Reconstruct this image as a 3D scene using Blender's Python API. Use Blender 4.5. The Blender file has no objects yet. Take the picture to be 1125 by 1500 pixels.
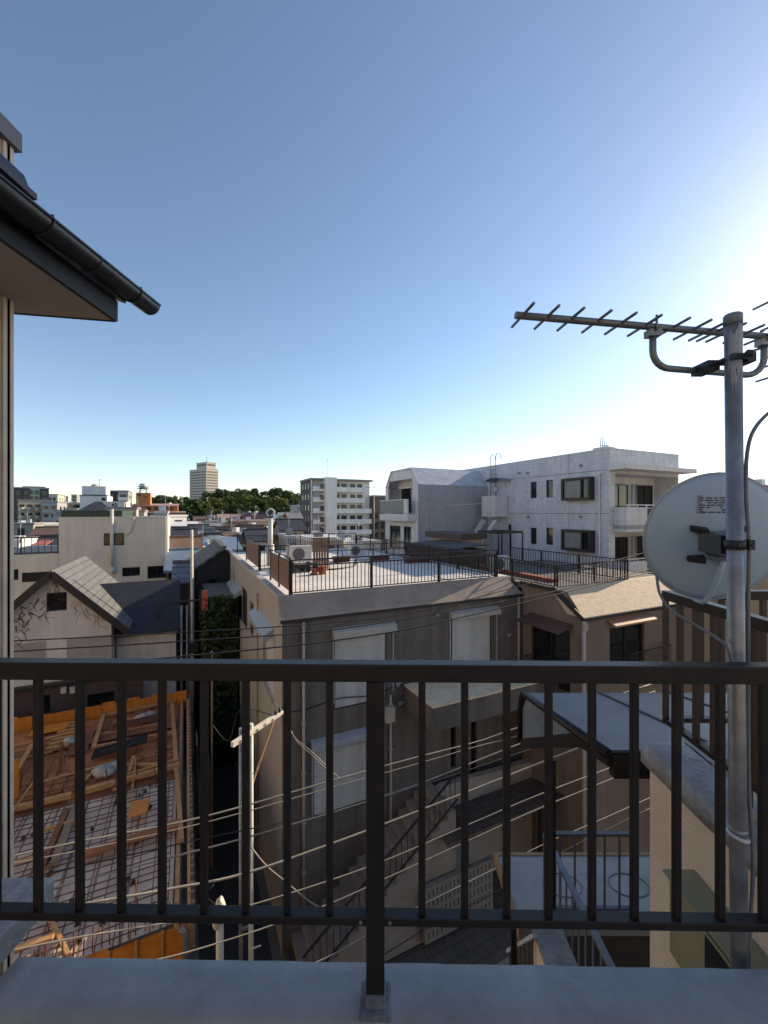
import bpy, bmesh, math, random
from math import radians, sin, cos, tan, atan, pi, sqrt
from mathutils import Vector, Matrix
random.seed(7)
scn = bpy.context.scene
col = scn.collection
EZ = 11.5                     # eye height above the street
FL = 605.0                    # focal length in photo pixels
GA = radians(25.6)            # the street grid is turned by this angle against the view axis
ROT = {'C': 0.0, 'G': GA, 'O': radians(-0.9)}   # C: view axes, G: street grid, O: the building we stand on

# ---------------------------------------------------------------- measuring helpers
def _t(px): return tan(atan((px - 562.5) / FL) + GA)
def _z(py, Z): return EZ + (750 - py) / FL * Z
def FS(px, py, s):            # grid plane s = const -> (b, z)
    b = s * _t(px); return b, _z(py, s * cos(GA) + b * sin(GA))
def FB(px, py, b):            # grid plane b = const -> (s, z)
    s = b / _t(px); return s, _z(py, s * cos(GA) + b * sin(GA))
def PZ(px, py, z):            # horizontal plane -> (b, s)
    Z = (EZ - z) * FL / (py - 750.0); X = (px - 562.5) / FL * Z
    return X * cos(GA) + Z * sin(GA), -X * sin(GA) + Z * cos(GA)
def CZ(px, py, Z): return (px - 562.5) / FL * Z, _z(py, Z)
def wf(px0, px1, py0, py1, s):
    pm = (px0 + px1) / 2
    return (FS(px0, py0, s)[0], FS(px1, py0, s)[0], FS(pm, py1, s)[1], FS(pm, py0, s)[1])
def wl(px0, px1, py0, py1, b):
    pm = (px0 + px1) / 2
    a, c = FB(px0, py0, b)[0], FB(px1, py0, b)[0]
    return (min(a, c), max(a, c), FB(pm, py1, b)[1], FB(pm, py0, b)[1])
def w2(frame, p):             # frame coordinates -> world
    r = ROT[frame] if isinstance(frame, str) else frame
    return Vector((p[0] * cos(r) - p[1] * sin(r) - (.018 if frame == 'O' else 0), p[0] * sin(r) + p[1] * cos(r), p[2]))

# ---------------------------------------------------------------- materials
MATS = {}
def M(name, rgb, rough=.8, var=.12, scale=2.0, bump=0.0, bscale=60, metal=0.0, tile=None, streak=0.0, spec=.5, wave=None, alpha=None, trans=0):
    if name in MATS: return MATS[name]
    m = bpy.data.materials.new(name); m.use_nodes = True
    nt = m.node_tree; N = nt.nodes; L = nt.links
    bs = N['Principled BSDF']; bs.inputs['Roughness'].default_value = rough
    bs.inputs['Metallic'].default_value = metal
    bs.inputs['Specular IOR Level'].default_value = spec
    if trans: bs.inputs['Transmission Weight'].default_value = trans
    tc = N.new('ShaderNodeTexCoord')
    def vm(op, a, b):
        n = N.new('ShaderNodeMix'); n.data_type = 'RGBA'; n.blend_type = op; n.clamp_result = False
        n.inputs[0].default_value = 1.0
        for i, v in ((6, a), (7, b)):
            if isinstance(v, tuple): n.inputs[i].default_value = v
            else: L.new(v, n.inputs[i])
        return n.outputs[2]
    def rng(out, lo, hi, f0=.3, f1=.7):
        n = N.new('ShaderNodeMapRange'); L.new(out, n.inputs[0])
        n.inputs[1].default_value = f0; n.inputs[2].default_value = f1
        n.inputs[3].default_value = lo; n.inputs[4].default_value = hi; return n.outputs[0]
    c = (*rgb, 1)
    if tile:
        sx = N.new('ShaderNodeSeparateXYZ'); L.new(tc.outputs['Object'], sx.inputs[0])
        ad = N.new('ShaderNodeMath'); L.new(sx.outputs[0], ad.inputs[0]); L.new(sx.outputs[1], ad.inputs[1])
        cx = N.new('ShaderNodeCombineXYZ')
        if len(tile) > 4 and tile[4] == 'flat_y':
            L.new(sx.outputs[1], cx.inputs[0]); L.new(sx.outputs[0], cx.inputs[1])
        elif len(tile) > 4 and tile[4] == 'flat':
            L.new(sx.outputs[0], cx.inputs[0]); L.new(sx.outputs[1], cx.inputs[1])
        else:
            L.new(ad.outputs[0], cx.inputs[0]); L.new(sx.outputs[2], cx.inputs[1])
        br = N.new('ShaderNodeTexBrick'); L.new(cx.outputs[0], br.inputs['Vector'])
        br.inputs['Scale'].default_value = 1; br.inputs['Brick Width'].default_value = tile[0]
        br.inputs['Row Height'].default_value = tile[1]; br.inputs['Mortar Size'].default_value = tile[2]
        br.inputs['Mortar Smooth'].default_value = .3; br.offset = tile[5] if len(tile) > 5 else 0.0
        br.inputs['Color1'].default_value = c
        br.inputs['Color2'].default_value = (*[v * .86 for v in rgb], 1)
        br.inputs['Mortar'].default_value = (*[v * tile[3] for v in rgb], 1)
        c = br.outputs['Color']
    if wave:
        wv = N.new('ShaderNodeTexWave'); wv.wave_type = 'BANDS'; wv.bands_direction = wave[0]
        L.new(tc.outputs['Object'], wv.inputs[0]); wv.inputs['Scale'].default_value = wave[1]
        wv.inputs['Distortion'].default_value = wave[3] if len(wave) > 3 else 0
        c = vm('MULTIPLY', c, (1, 1, 1, 1)) if not isinstance(c, tuple) else c
        r = rng(wv.outputs['Fac'], 1 - wave[2], 1.0, .2, .8)
        cc = N.new('ShaderNodeCombineColor')
        for i in range(3): L.new(r, cc.inputs[i])
        c = vm('MULTIPLY', c, cc.outputs[0])
    if var:
        ns = N.new('ShaderNodeTexNoise'); L.new(tc.outputs['Object'], ns.inputs['Vector'])
        ns.inputs['Scale'].default_value = scale; ns.inputs['Detail'].default_value = 5; ns.inputs['Roughness'].default_value = .65
        r = rng(ns.outputs['Fac'], 1 - var, 1 + var)
        cc = N.new('ShaderNodeCombineColor')
        for i in range(3): L.new(r, cc.inputs[i])
        c = vm('MULTIPLY', c, cc.outputs[0])
    if streak:
        mp = N.new('ShaderNodeMapping'); L.new(tc.outputs['Object'], mp.inputs[0]); mp.inputs['Scale'].default_value = (2.2, 2.2, .12)
        n2 = N.new('ShaderNodeTexNoise'); L.new(mp.outputs[0], n2.inputs['Vector']); n2.inputs['Scale'].default_value = 1.6; n2.inputs['Detail'].default_value = 6
        r = rng(n2.outputs['Fac'], 1 - streak, 1.0, .35, .6)
        cc = N.new('ShaderNodeCombineColor')
        for i in range(3): L.new(r, cc.inputs[i])
        c = vm('MULTIPLY', c, cc.outputs[0])
    if isinstance(c, tuple): bs.inputs['Base Color'].default_value = c
    else: L.new(c, bs.inputs['Base Color'])
    if bump:
        nb = N.new('ShaderNodeTexNoise'); L.new(tc.outputs['Object'], nb.inputs['Vector'])
        nb.inputs['Scale'].default_value = bscale; nb.inputs['Detail'].default_value = 4
        bp = N.new('ShaderNodeBump'); bp.inputs['Strength'].default_value = bump; bp.inputs['Distance'].default_value = .02
        L.new(nb.outputs['Fac'], bp.inputs['Height']); L.new(bp.outputs[0], bs.inputs['Normal'])
    MATS[name] = m
    return m

# ---------------------------------------------------------------- mesh builder
class MB:
    def __init__(s): s.v = []; s.f = []; s.sm = []
    def add(s, vs, fs, sm=False):
        o = len(s.v); s.v += [tuple(p) for p in vs]
        for f in fs: s.f.append([i + o for i in f]); s.sm.append(sm)
        return s
    def box(s, x0, x1, y0, y1, z0, z1):
        return s.add([(x, y, z) for z in (z0, z1) for x, y in ((x0, y0), (x1, y0), (x1, y1), (x0, y1))],
                     [(3, 2, 1, 0), (4, 5, 6, 7), (0, 1, 5, 4), (1, 2, 6, 5), (2, 3, 7, 6), (3, 0, 4, 7)])
    def hexa(s, lo, hi):      # two matching rings
        n = len(lo)
        return s.add(list(lo) + list(hi), [list(range(n))[::-1], list(range(n, 2 * n))] +
                     [(i, (i + 1) % n, n + (i + 1) % n, n + i) for i in range(n)])
    def tbox(s, T, a0, a1, z0, z1, d0, d1):
        lo = [T(a, z0, d) for a, d in ((a0, d0), (a1, d0), (a1, d1), (a0, d1))]
        hi = [T(a, z1, d) for a, d in ((a0, d0), (a1, d0), (a1, d1), (a0, d1))]
        return s.hexa(lo, hi)
    def bar(s, p, q, w, h, up=(0, 0, 1)):
        p, q = Vector(p), Vector(q); d = (q - p).normalized(); u = Vector(up)
        r = d.cross(u)
        if r.length < 1e-4: r = d.cross(Vector((1, 0, 0)))
        r.normalize(); u = r.cross(d).normalized()
        R = [r * (w / 2) * a + u * (h / 2) * b for a, b in ((-1, -1), (1, -1), (1, 1), (-1, 1))]
        return s.hexa([p + k for k in R], [q + k for k in R])
    def tube(s, pts, r, n=10, cap=True):
        pts = [Vector(p) for p in pts]; rings = []
        u = None
        for i, p in enumerate(pts):
            d = (pts[min(i + 1, len(pts) - 1)] - pts[max(i - 1, 0)]).normalized()
            if u is None:
                u = d.cross(Vector((0, 0, 1)))
                if u.length < 1e-3: u = d.cross(Vector((1, 0, 0)))
            u = (u - d * u.dot(d)).normalized(); w = d.cross(u)
            rr = r[i] if isinstance(r, (list, tuple)) else r
            rings.append([p + (u * cos(2 * pi * k / n) + w * sin(2 * pi * k / n)) * rr for k in range(n)])
        vs = [p for R in rings for p in R]; m = len(rings)
        s.add(vs, [(i * n + k, i * n + (k + 1) % n, (i + 1) * n + (k + 1) % n, (i + 1) * n + k) for i in range(m - 1) for k in range(n)], True)
        if cap: s.add(rings[0], [list(range(n))[::-1]]); s.add(rings[-1], [list(range(n))])
        return s
    def ball(s, c, rx, ry, rz, n=12, m=8, jit=0):
        vs = []
        for i in range(m + 1):
            t = pi * i / m
            for k in range(n):
                q = 2 * pi * k / n; j = 1 + random.uniform(-jit, jit)
                vs.append((c[0] + rx * sin(t) * cos(q) * j, c[1] + ry * sin(t) * sin(q) * j, c[2] + rz * cos(t) * j))
        return s.add(vs, [(i * n + k, (i + 1) * n + k, (i + 1) * n + (k + 1) % n, i * n + (k + 1) % n) for i in range(m) for k in range(n)], True)
    def poly(s, pts): return s.add(pts, [list(range(len(pts)))])
    def slab(s, pts, dz):     # polygon given at its top, thickened down
        return s.hexa([(p[0], p[1], p[2] - dz) for p in pts], pts)
    def build(s, name, mat, parent=None, bevel=0, label=None, recalc=True, base=(0, 0, 0)):
        me = bpy.data.meshes.new(name)
        if parent is not None: base = parent['_b'] if '_b' in parent else BASE[parent.name]
        me.from_pydata([(p[0] - base[0], p[1] - base[1], p[2] - base[2]) for p in s.v], [], s.f)
        me.polygons.foreach_set('use_smooth', s.sm)
        if recalc:
            bm = bmesh.new(); bm.from_mesh(me)
            bmesh.ops.remove_doubles(bm, verts=bm.verts, dist=1e-5) if any(s.sm) else None
            bmesh.ops.recalc_face_normals(bm, faces=bm.faces); bm.to_mesh(me); bm.free()
        me.materials.append(mat); me.update()
        o = bpy.data.objects.new(name, me); col.objects.link(o)
        if parent is not None: o.parent = parent
        BASE[o.name] = tuple(base)
        if bevel:
            b = o.modifiers.new('bevel', 'BEVEL'); b.width = bevel; b.segments = 2; b.limit_method = 'ANGLE'
        if label: o['label'] = label
        return o
BASE = {}
def tag(o, label, cat, group=None):
    o['label'] = label; o['category'] = cat
    if group: o['group'] = group
    return o
def thing(name, label, cat, frame, base, group=None):
    o = bpy.data.objects.new(name, None); col.objects.link(o); o.empty_display_size = .2
    o.location = w2(frame, base); o.rotation_euler = (0, 0, ROT[frame] if isinstance(frame, str) else frame)
    BASE[o.name] = tuple(base)
    return tag(o, label, cat, group)
def solo(name, mb, mat, label, cat, frame, base, group=None, bevel=0, recalc=True):
    o = mb.build(name, mat, None, bevel, None, recalc, base)
    o.location = w2(frame, base); o.rotation_euler = (0, 0, ROT[frame] if isinstance(frame, str) else frame)
    return tag(o, label, cat, group)
def struct(name, mb, mat, frame='G', kind='structure', recalc=True):
    o = mb.build(name, mat, None, 0, None, recalc); o.rotation_euler = (0, 0, ROT[frame]); o['kind'] = kind; return o
def dup(o, d, parent=None):   # a copied part, moved by d, with its own sub-parts
    c = o.copy(); col.objects.link(c); c.location = o.location + Vector(d); c.parent = parent or o.parent
    BASE[c.name] = BASE[o.name]
    for k in list(o.children):
        e = k.copy(); col.objects.link(e); e.parent = c; BASE[e.name] = BASE[k.name]
    return c
def dup_thing(o, frame, loc, label, rz=None, scale=None):
    c = o.copy(); col.objects.link(c); c.location = w2(frame, loc); c['label'] = label
    if rz is not None: c.rotation_euler[2] = rz
    if scale: c.scale = scale
    for k in list(o.children):
        e = k.copy(); col.objects.link(e); e.parent = c
        for j in list(k.children):
            f = j.copy(); col.objects.link(f); f.parent = e
    return c

# ---------------------------------------------------------------- building helpers
def side_T(side, x0, x1, y0, y1):
    return {'front': lambda a, z, d: (a, y0 - d, z), 'back': lambda a, z, d: (a, y1 + d, z),
            'left': lambda a, z, d: (x0 - d, a, z), 'right': lambda a, z, d: (x1 + d, a, z)}[side]
def wall_side(mb, T, a0, a1, z0, z1, ops, rec=.12):
    A = sorted({a0, a1, *[v for o in ops for v in o[:2]]}); Z = sorted({z0, z1, *[v for o in ops for v in o[2:4]]})
    for i in range(len(A) - 1):
        for j in range(len(Z) - 1):
            ca, cz = (A[i] + A[i + 1]) / 2, (Z[j] + Z[j + 1]) / 2
            if any(o[0] < ca < o[1] and o[2] < cz < o[3] for o in ops): continue
            mb.poly([T(A[i], Z[j], 0), T(A[i + 1], Z[j], 0), T(A[i + 1], Z[j + 1], 0), T(A[i], Z[j + 1], 0)])
    for o in ops:
        p = [(o[0], o[2]), (o[1], o[2]), (o[1], o[3]), (o[0], o[3])]
        for k in range(4):
            q, r = p[k], p[(k + 1) % 4]
            mb.poly([T(q[0], q[1], 0), T(r[0], r[1], 0), T(r[0], r[1], -rec), T(q[0], q[1], -rec)])
def win(parent, T, o, rec=.12, fr=.045, mull=1, fm=None, pm=None, rows=0, sill=None, name='window', slats=0):
    a0, a1, z0, z1 = o[:4]; f = MB(); e = -rec + .05
    f.tbox(T, a0, a1, z0, z0 + fr, -rec, e); f.tbox(T, a0, a1, z1 - fr, z1, -rec, e)
    f.tbox(T, a0, a0 + fr, z0 + fr, z1 - fr, -rec, e); f.tbox(T, a1 - fr, a1, z0 + fr, z1 - fr, -rec, e)
    for k in range(mull):
        m = a0 + (a1 - a0) * (k + 1) / (mull + 1); f.tbox(T, m - fr / 2, m + fr / 2, z0 + fr, z1 - fr, -rec, e - .004)
    for k in range(rows):
        m = z0 + (z1 - z0) * (k + 1) / (rows + 1); f.tbox(T, a0 + fr, a1 - fr, m - fr / 2, m + fr / 2, -rec, e - .008)
    w = f.build(name, fm or MATS['frame_dark'], parent)
    p = MB(); d = -rec + .012
    p.tbox(T, a0 + .003, a1 - .003, z0 + .003, z1 - .003, d - .01, d)
    if slats:
        z = z0 + fr
        while z < z1 - fr - slats: p.tbox(T, a0 + fr, a1 - fr, z, z + slats * .82, d, d + .014); z += slats
    p.build('shutter_slats' if slats else 'pane', pm or MATS['glass'], w)
    if sill:
        MB().tbox(T, a0 - .04, a1 + .04, z0 - .05, z0 - .002, -.03, .06).build('sill', sill, w)
    return w
def body(root, x0, x1, y0, y1, z0, z1, mat, wins={}, rec=.12, roof=None, rz=None, name='wall'):
    """four walls with real openings; wins[side] = [((a0,a1,z0,z1), options), ...]"""
    mb = MB()
    for sd in ('front', 'back', 'left', 'right'):
        T = side_T(sd, x0, x1, y0, y1); ab = (x0, x1) if sd in ('front', 'back') else (y0, y1)
        wall_side(mb, T, *ab, z0, z1, [w[0] for w in wins.get(sd, [])], rec)
    o = mb.build(name, mat, root, recalc=False)
    for sd, ws in wins.items():
        T = side_T(sd, x0, x1, y0, y1)
        for w in ws: win(root, T, w[0], rec=rec, **(w[1] if len(w) > 1 else {}))
    if roof: MB().box(x0 + .005, x1 - .005, y0 + .005, y1 - .005, (rz or z1) - .15, (rz or z1)).build('roof', roof, root)
    return o
def gable(root, x0, x1, y0, y1, ze, rise, mat, axis='x', over=.4, th=.12, wallmat=None, name='roof'):
    """pitched roof over a box: ridge along axis; the gable triangles too"""
    m = MB()
    if axis == 'x':
        c = (y0 + y1) / 2; k = rise / (c - y0); zo = ze - over * k
        for sgn, ya in ((1, y0 - over), (-1, y1 + over)):
            m.slab([(x0 - over, ya, zo + th), (x1 + over, ya, zo + th), (x1 + over, c, ze + rise + th), (x0 - over, c, ze + rise + th)], th)
        tri = [[(x, y0, ze), (x, y1, ze), (x, c, ze + rise)] for x in (x0, x1)]
    else:
        c = (x0 + x1) / 2; k = rise / (c - x0); zo = ze - over * k
        for xa in (x0 - over, x1 + over):
            m.slab([(xa, y0 - over, zo + th), (xa, y1 + over, zo + th), (c, y1 + over, ze + rise + th), (c, y0 - over, ze + rise + th)], th)
        tri = [[(x0, y, ze), (x1, y, ze), (c, y, ze + rise)] for y in (y0, y1)]
    r = m.build(name, mat, root); q = MB()
    if axis == 'x': q.bar((x0 - over, (y0 + y1) / 2, ze + rise + th + .04), (x1 + over, (y0 + y1) / 2, ze + rise + th + .04), .28, .14)
    else: q.bar(((x0 + x1) / 2, y0 - over, ze + rise + th + .04), ((x0 + x1) / 2, y1 + over, ze + rise + th + .04), .28, .14)
    q.build('ridge_cap', mat, r)
    if wallmat:
        [MB().poly(t).build('gable_wall', wallmat, root, recalc=False) for t in tri]
    return r
def railing(name, label, frame, p0, p1, zb, h, mat, sp=.13, post=1.8, w=.016, pw=.04, top=True, cat='railing', group=None, rail=(.045, .035), gap=.07, extra=0, most=100):
    """straight run of metal railing: rails, posts and every baluster as parts"""
    a, b = Vector((*p0, zb)), Vector((*p1, zb)); d = b - a; Lg = d.length; u = d / Lg
    t = thing(name, label, cat, frame, tuple(a), group); up = Vector((0, 0, 1))
    MB().bar(a + up * h, b + up * h, *rail).build('top_rail', mat, t)
    MB().bar(a + up * gap, b + up * gap, rail[0] * .8, rail[1] * .8).build('bottom_rail', mat, t)
    if extra: MB().bar(a + up * (h + extra), b + up * (h + extra), rail[0] * .8, rail[1]).build('handrail', mat, t)
    n = max(1, round(Lg / post)); o = None
    hp = h + extra
    for i in range(n + 1):
        d2 = u * (Lg * i / n)
        if o is None: o = MB().bar(a, a + up * hp, pw, pw).build('post', mat, t)
        else: dup(o, d2)
    nb = int(Lg / sp); o = None
    nb = min(nb, most)
    for i in range(1, nb):
        q = a + u * (Lg * i / nb)
        if o is None: o = MB().bar(q + up * gap, q + up * h, w, w).build('baluster', mat, t); q0 = q
        else: dup(o, q - q0)
    return t
# ---------------------------------------------------------------- camera, sky, sun
cam = bpy.data.cameras.new('camera'); co = bpy.data.objects.new('camera', cam); col.objects.link(co)
co.location = (0, 0, EZ); co.rotation_euler = (pi / 2, 0, 0)
cam.sensor_fit = 'VERTICAL'; cam.sensor_height = 36; cam.lens = 36 * FL / 1500
cam.clip_start = .05; cam.clip_end = 12000
scn.camera = co
SUN_AZ, SUN_EL = radians(55), radians(23)
w = bpy.data.worlds.new('World'); scn.world = w; w.use_nodes = True
nt = w.node_tree; sk = nt.nodes.new('ShaderNodeTexSky'); sk.sky_type = 'NISHITA'; sk.sun_disc = False
sk.sun_elevation = SUN_EL; sk.sun_rotation = SUN_AZ; sk.altitude = 60; sk.air_density = .88; sk.dust_density = .24; sk.ozone_density = 1.3
tn = nt.nodes.new('ShaderNodeMix'); tn.data_type = 'RGBA'; tn.blend_type = 'MULTIPLY'; tn.inputs[0].default_value = 1; tn.inputs[7].default_value = (1.0, .972, .935, 1)
nt.links.new(sk.outputs[0], tn.inputs[6]); nt.links.new(tn.outputs[2], nt.nodes['Background'].inputs[0]); nt.nodes['Background'].inputs[1].default_value = .15
sl = bpy.data.lights.new('sun', 'SUN'); sl.energy = 5.0; sl.angle = radians(.55); sl.color = (1, .81, .58)
so = bpy.data.objects.new('sun', sl); col.objects.link(so)
sd = Vector((sin(SUN_AZ) * cos(SUN_EL), cos(SUN_AZ) * cos(SUN_EL), sin(SUN_EL)))
so.rotation_euler = sd.to_track_quat('Z', 'Y').to_euler(); so.location = (40, 40, 60)
scn.view_settings.view_transform = 'Standard'; scn.view_settings.look = 'None'
scn.view_settings.exposure = .52; scn.view_settings.gamma = 1
scn.cycles.max_bounces = 6; scn.cycles.use_denoising = True

# ---------------------------------------------------------------- materials
M('frame_dark', (.025, .022, .02), .45, .1); M('frame_brown', (.05, .032, .024), .5, .1)
M('glass', (.012, .014, .017), .06, 0, spec=.6); M('glass_blue', (.12, .14, .16), .35, 0, spec=.7)
M('curtain', (.30, .31, .31), .5, .15, wave=('X', 9, .45, 1.5)); M('curtain_y', (.30, .31, .31), .5, .15, wave=('Y', 9, .45, 1.5))
M('paint_brown', (.017, .0135, .012), .42, .35, 14, bump=.06, bscale=90, spec=.35); M('paint_brown_warm', (.05, .030, .023), .42, .15, 6)
M('coating', (.25, .26, .27), .55, .22, 5, bump=.25, bscale=26); M('coating_rough', (.27, .27, .265), .62, .3, 9, bump=.6, bscale=30)
M('mortar', (.13, .15, .17), .9, .3, 20, bump=.5, bscale=60)
M('tan_stucco', (.80, .64, .47), .9, .08, 3, bump=.55, bscale=95); M('galv', (.28, .285, .295), .42, .28, 14, metal=.55, bump=.04)
M('galv_peel', (.30, .34, .40), .6, .3, 10); M('alu', (.20, .215, .22), .42, .12, 12, metal=.5)
M('dish', (.44, .60, .75), .42, .06, 3); M('dish_rim', (.42, .48, .50), .4, .05); M('plastic_grey', (.20, .23, .26), .5, .1, 8)
M('plastic_dark', (.022, .026, .032), .5, .1); M('cable_grey', (.17, .18, .19), .5, .1); M('cable_black', (.012, .012, .013), .5, .1)
M('cable_lit', (.28, .26, .22), .45, .25, 3); M('white_tie', (.55, .57, .6), .5, .05); M('sticker', (.30, .36, .39), .5, .04); M('ink', (.05, .06, .07), .6, 0)
M('siding', (.62, .50, .39), .75, .14, 6, bump=.1); M('siding_cap', (.12, .115, .12), .5, .1)
M('gutter', (.009, .010, .014), .36, .15, 5); M('fascia', (.005, .0065, .012), .6, .1); M('soffit', (.38, .32, .26), .85, .06)
M('olive', (.30, .275, .155), .6, .1, 5); M('concrete', (.30, .31, .31), .9, .16, 2.5, bump=.2, streak=.2)
M('roof_sheet', (.115, .125, .14), .42, .3, 2.2, bump=.12, bscale=9); M('poly_panel', (.20, .24, .27), .18, .2, 1.6, spec=.5)
M('roof_pale', (.30, .295, .28), .45, .22, 2.5, bump=.1, bscale=20); M('wood_edge', (.30, .19, .10), .7, .2)
M('rail_grey', (.09, .10, .12), .45, .15, 8); M('rail_blue', (.16, .19, .23), .4, .15)
M('dark_inside', (.012, .012, .013), .9, .2); M('steel_dark', (.035, .033, .032), .5, .2)

# ================================================================= THE BUILDING WE STAND ON
# parapet in front of the camera
m = MB()
nx = 46; top = []
x0, x1 = -1.12, 1.62
for i in range(nx + 1):
    x = x0 + (x1 - x0) * i / nx
    j = lambda s: random.uniform(-s, s)
    top.append([(x, 1.095 + j(.002), EZ - 1.375), (x, 1.108 + j(.001), EZ - 1.361 + j(.0006)), (x, 1.16, EZ - 1.357 + j(.0006)),
                (x, 1.215, EZ - 1.358 + j(.0006)), (x, 1.247 + j(.001), EZ - 1.361 + j(.0007)), (x, 1.256 + j(.001), EZ - 1.374), (x, 1.256, EZ - 4.3), (x, 1.095, EZ - 4.3)])
k = 8
m.add([p for r in top for p in r], [(i * k + a, (i + 1) * k + a, (i + 1) * k + (a + 1) % k, i * k + (a + 1) % k) for i in range(nx) for a in range(k)], True)
m.poly(top[0]); m.poly(top[-1])
par = solo('parapet', m, MATS['coating'], 'bluish grey coated concrete parapet along the bottom of the view', 'parapet', 'O', (0, 1.18, EZ - 4.3))

g = thing('guardrail', 'dark brown metal guardrail standing on the bluish grey parapet in front', 'guardrail', 'O', (-.0236, 1.15, EZ - 1.36))
PB = MATS['paint_brown']
MB().box(-1.6, 1.62, 1.130, 1.172, EZ - .467, EZ - .4184).build('top_rail', PB, g, bevel=.003)
MB().box(-1.6, 1.62, 1.132, 1.166, EZ - 1.137, EZ - 1.115).build('bottom_rail', PB, g, bevel=.002)
MB().box(-.0486, .0014, 1.126, 1.170, EZ - 1.318, EZ - .467).build('post', PB, g, bevel=.002)
mf = MB(); mf.box(-.052, .005, 1.121, 1.176, EZ - 1.362, EZ - 1.318)
mf.hexa([(-.068, 1.10, EZ - 1.364), (.023, 1.10, EZ - 1.364), (.023, 1.20, EZ - 1.364), (-.068, 1.20, EZ - 1.364)],
        [(-.062, 1.107, EZ - 1.350), (.016, 1.108, EZ - 1.350), (.016, 1.19, EZ - 1.350), (-.062, 1.19, EZ - 1.350)])
mf.build('mortar_foot', MATS['mortar'], g, bevel=.006)
b0 = None
for px in (-6, 56, 117, 178, 237.5, 299, 360, 421, 483, 618, 680.5, 742, 803.5, 867, 929, 991, 1055, 1118):
    x = (px - 562.5) / FL * 1.149 / (1 + .0157 * (px - 562.5) / FL)
    if b0 is None:
        b0 = MB().box(x - .0095, x + .0095, 1.141, 1.158, EZ - 1.115, EZ - .467).build('baluster', PB, g, bevel=.002); xb = x
    else: dup(b0, (x - xb, 0, 0))
sc = None
for x in (-.064, .016):
    s_ = MB().tube([(x, 1.128, EZ - 1.124), (x, 1.133, EZ - 1.124)], .0045, 10)
    s_.build('bolt', MATS['galv'], g)

home = thing('home_building', 'building with a roof terrace behind the parapet, out of view behind the camera', 'building', 'O', (2, -4, 0))
m = MB(); m.box(-1.12, 6, -14, 1.09, 0, EZ - 1.6); m.build('wall', MATS['tan_stucco'], home)
m = MB(); m.box(-1.11, 6, -13.99, 1.09, EZ - 1.598, EZ - 1.57); m.build('terrace_floor', MATS['coating'], home)
# concrete ledge on the left and the neighbour's wall behind it
m = MB(); m.box(-2.3, -1.435, .9, 1.80, EZ - 1.70, EZ - 1.59)
solo('concrete_ledge', m, MATS['coating_rough'], 'light grey concrete ledge at the lower left edge beside the tan siding wall', 'ledge', 'C', (-1.8, 1.4, EZ - 1.7), bevel=.008)

h = thing('siding_house', 'tall beige ribbed siding wall of the next house at the left edge', 'house', 'C', (-4, 1, 0))
m = MB(); xw = -2.20; y0, y1, zt = -3.0, 2.45, EZ + 2.165
m.box(-6, xw - .014, y0, y1 - .014, 0, zt)
y = y0; i = 0
while y < y1 - .02:                                  # vertical ribs
    wd = (.034, .018, .026, .018)[i % 4] if y > 1.9 else .5; m.box(xw - .022, xw + (.004 if i % 2 == 0 else -.008), y, min(y + wd - .006, y1), 0, zt); y += wd; i += 1
x = -6.0; i = 0
while x < xw - .02:
    wd = (.15, .03, .10, .03)[i % 4]; m.box(x, min(x + wd - .006, xw), y1 - .022, y1 + (.004 if i % 2 == 0 else -.004), 0, zt); x += wd; i += 1
m.build('wall', MATS['siding'], h)
m = MB(); m.box(-6.05, xw + .03, y0, y1 + .03, zt - .012, zt + .10); m.build('roof_cap', MATS['siding_cap'], h, bevel=.004)
# the eave with fascia, soffit and gutter
zs = EZ + 1.25
m = MB(); m.slab([(-2.6, y0, zs + .01), (-1.765, y0, zs + .01), (-1.765, 2.69, zs + .01), (-2.6, 2.53, zs + .01)], .012); m.build('soffit', MATS['soffit'], h)
m = MB(); m.box(-1.765, -1.74, y0, 2.70, zs - .006, zs + .125); m.hexa([(-2.6, 2.532, zs - .004), (-1.766, 2.691, zs - .004), (-1.766, 2.713, zs - .004), (-2.6, 2.554, zs - .004)], [(-2.6, 2.532, zs + .26), (-1.766, 2.691, zs + .15), (-1.766, 2.713, zs + .15), (-2.6, 2.554, zs + .26)]); m.build('fascia', MATS['fascia'], h)
m = MB(); m.slab([(-1.70, y0, zs + .15), (-1.70, 2.72, zs + .15), (-2.21, 2.62, zs + .32), (-2.21, y0, zs + .32)], .03); m.build('eave_roof', MATS['siding_cap'], h)
gx, gr = -1.652, .069
gzf = lambda yy: EZ + 1.385 + .062 * (yy - 1.7)
arc = [pi + pi * i / 12 for i in range(13)]
m = MB(); ys_ = [y0, 1.0, 1.98, 2.92]; q = 26; vs = []
for yy in ys_: vs += [(gx + gr * cos(t), yy, gzf(yy) + gr * sin(t)) for t in arc] + [(gx + (gr - .004) * cos(t), yy, gzf(yy) + (gr - .004) * sin(t)) for t in reversed(arc)]
m.add(vs, [(j * q + i, j * q + (i + 1) % q, (j + 1) * q + (i + 1) % q, (j + 1) * q + i) for j in range(3) for i in range(q)], True)
for yy in (2.917, 2.922): m.poly([(gx + gr * cos(t), yy, gzf(yy) + gr * sin(t)) for t in arc])
gt = m.build('gutter', MATS['gutter'], h, recalc=False)
MB().tube([(gx + gr, y0, gzf(y0) + .003), (gx + gr, 2.925, gzf(2.92) + .003)], .0065, 8).build('gutter_bead', MATS['gutter'], gt)
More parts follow.
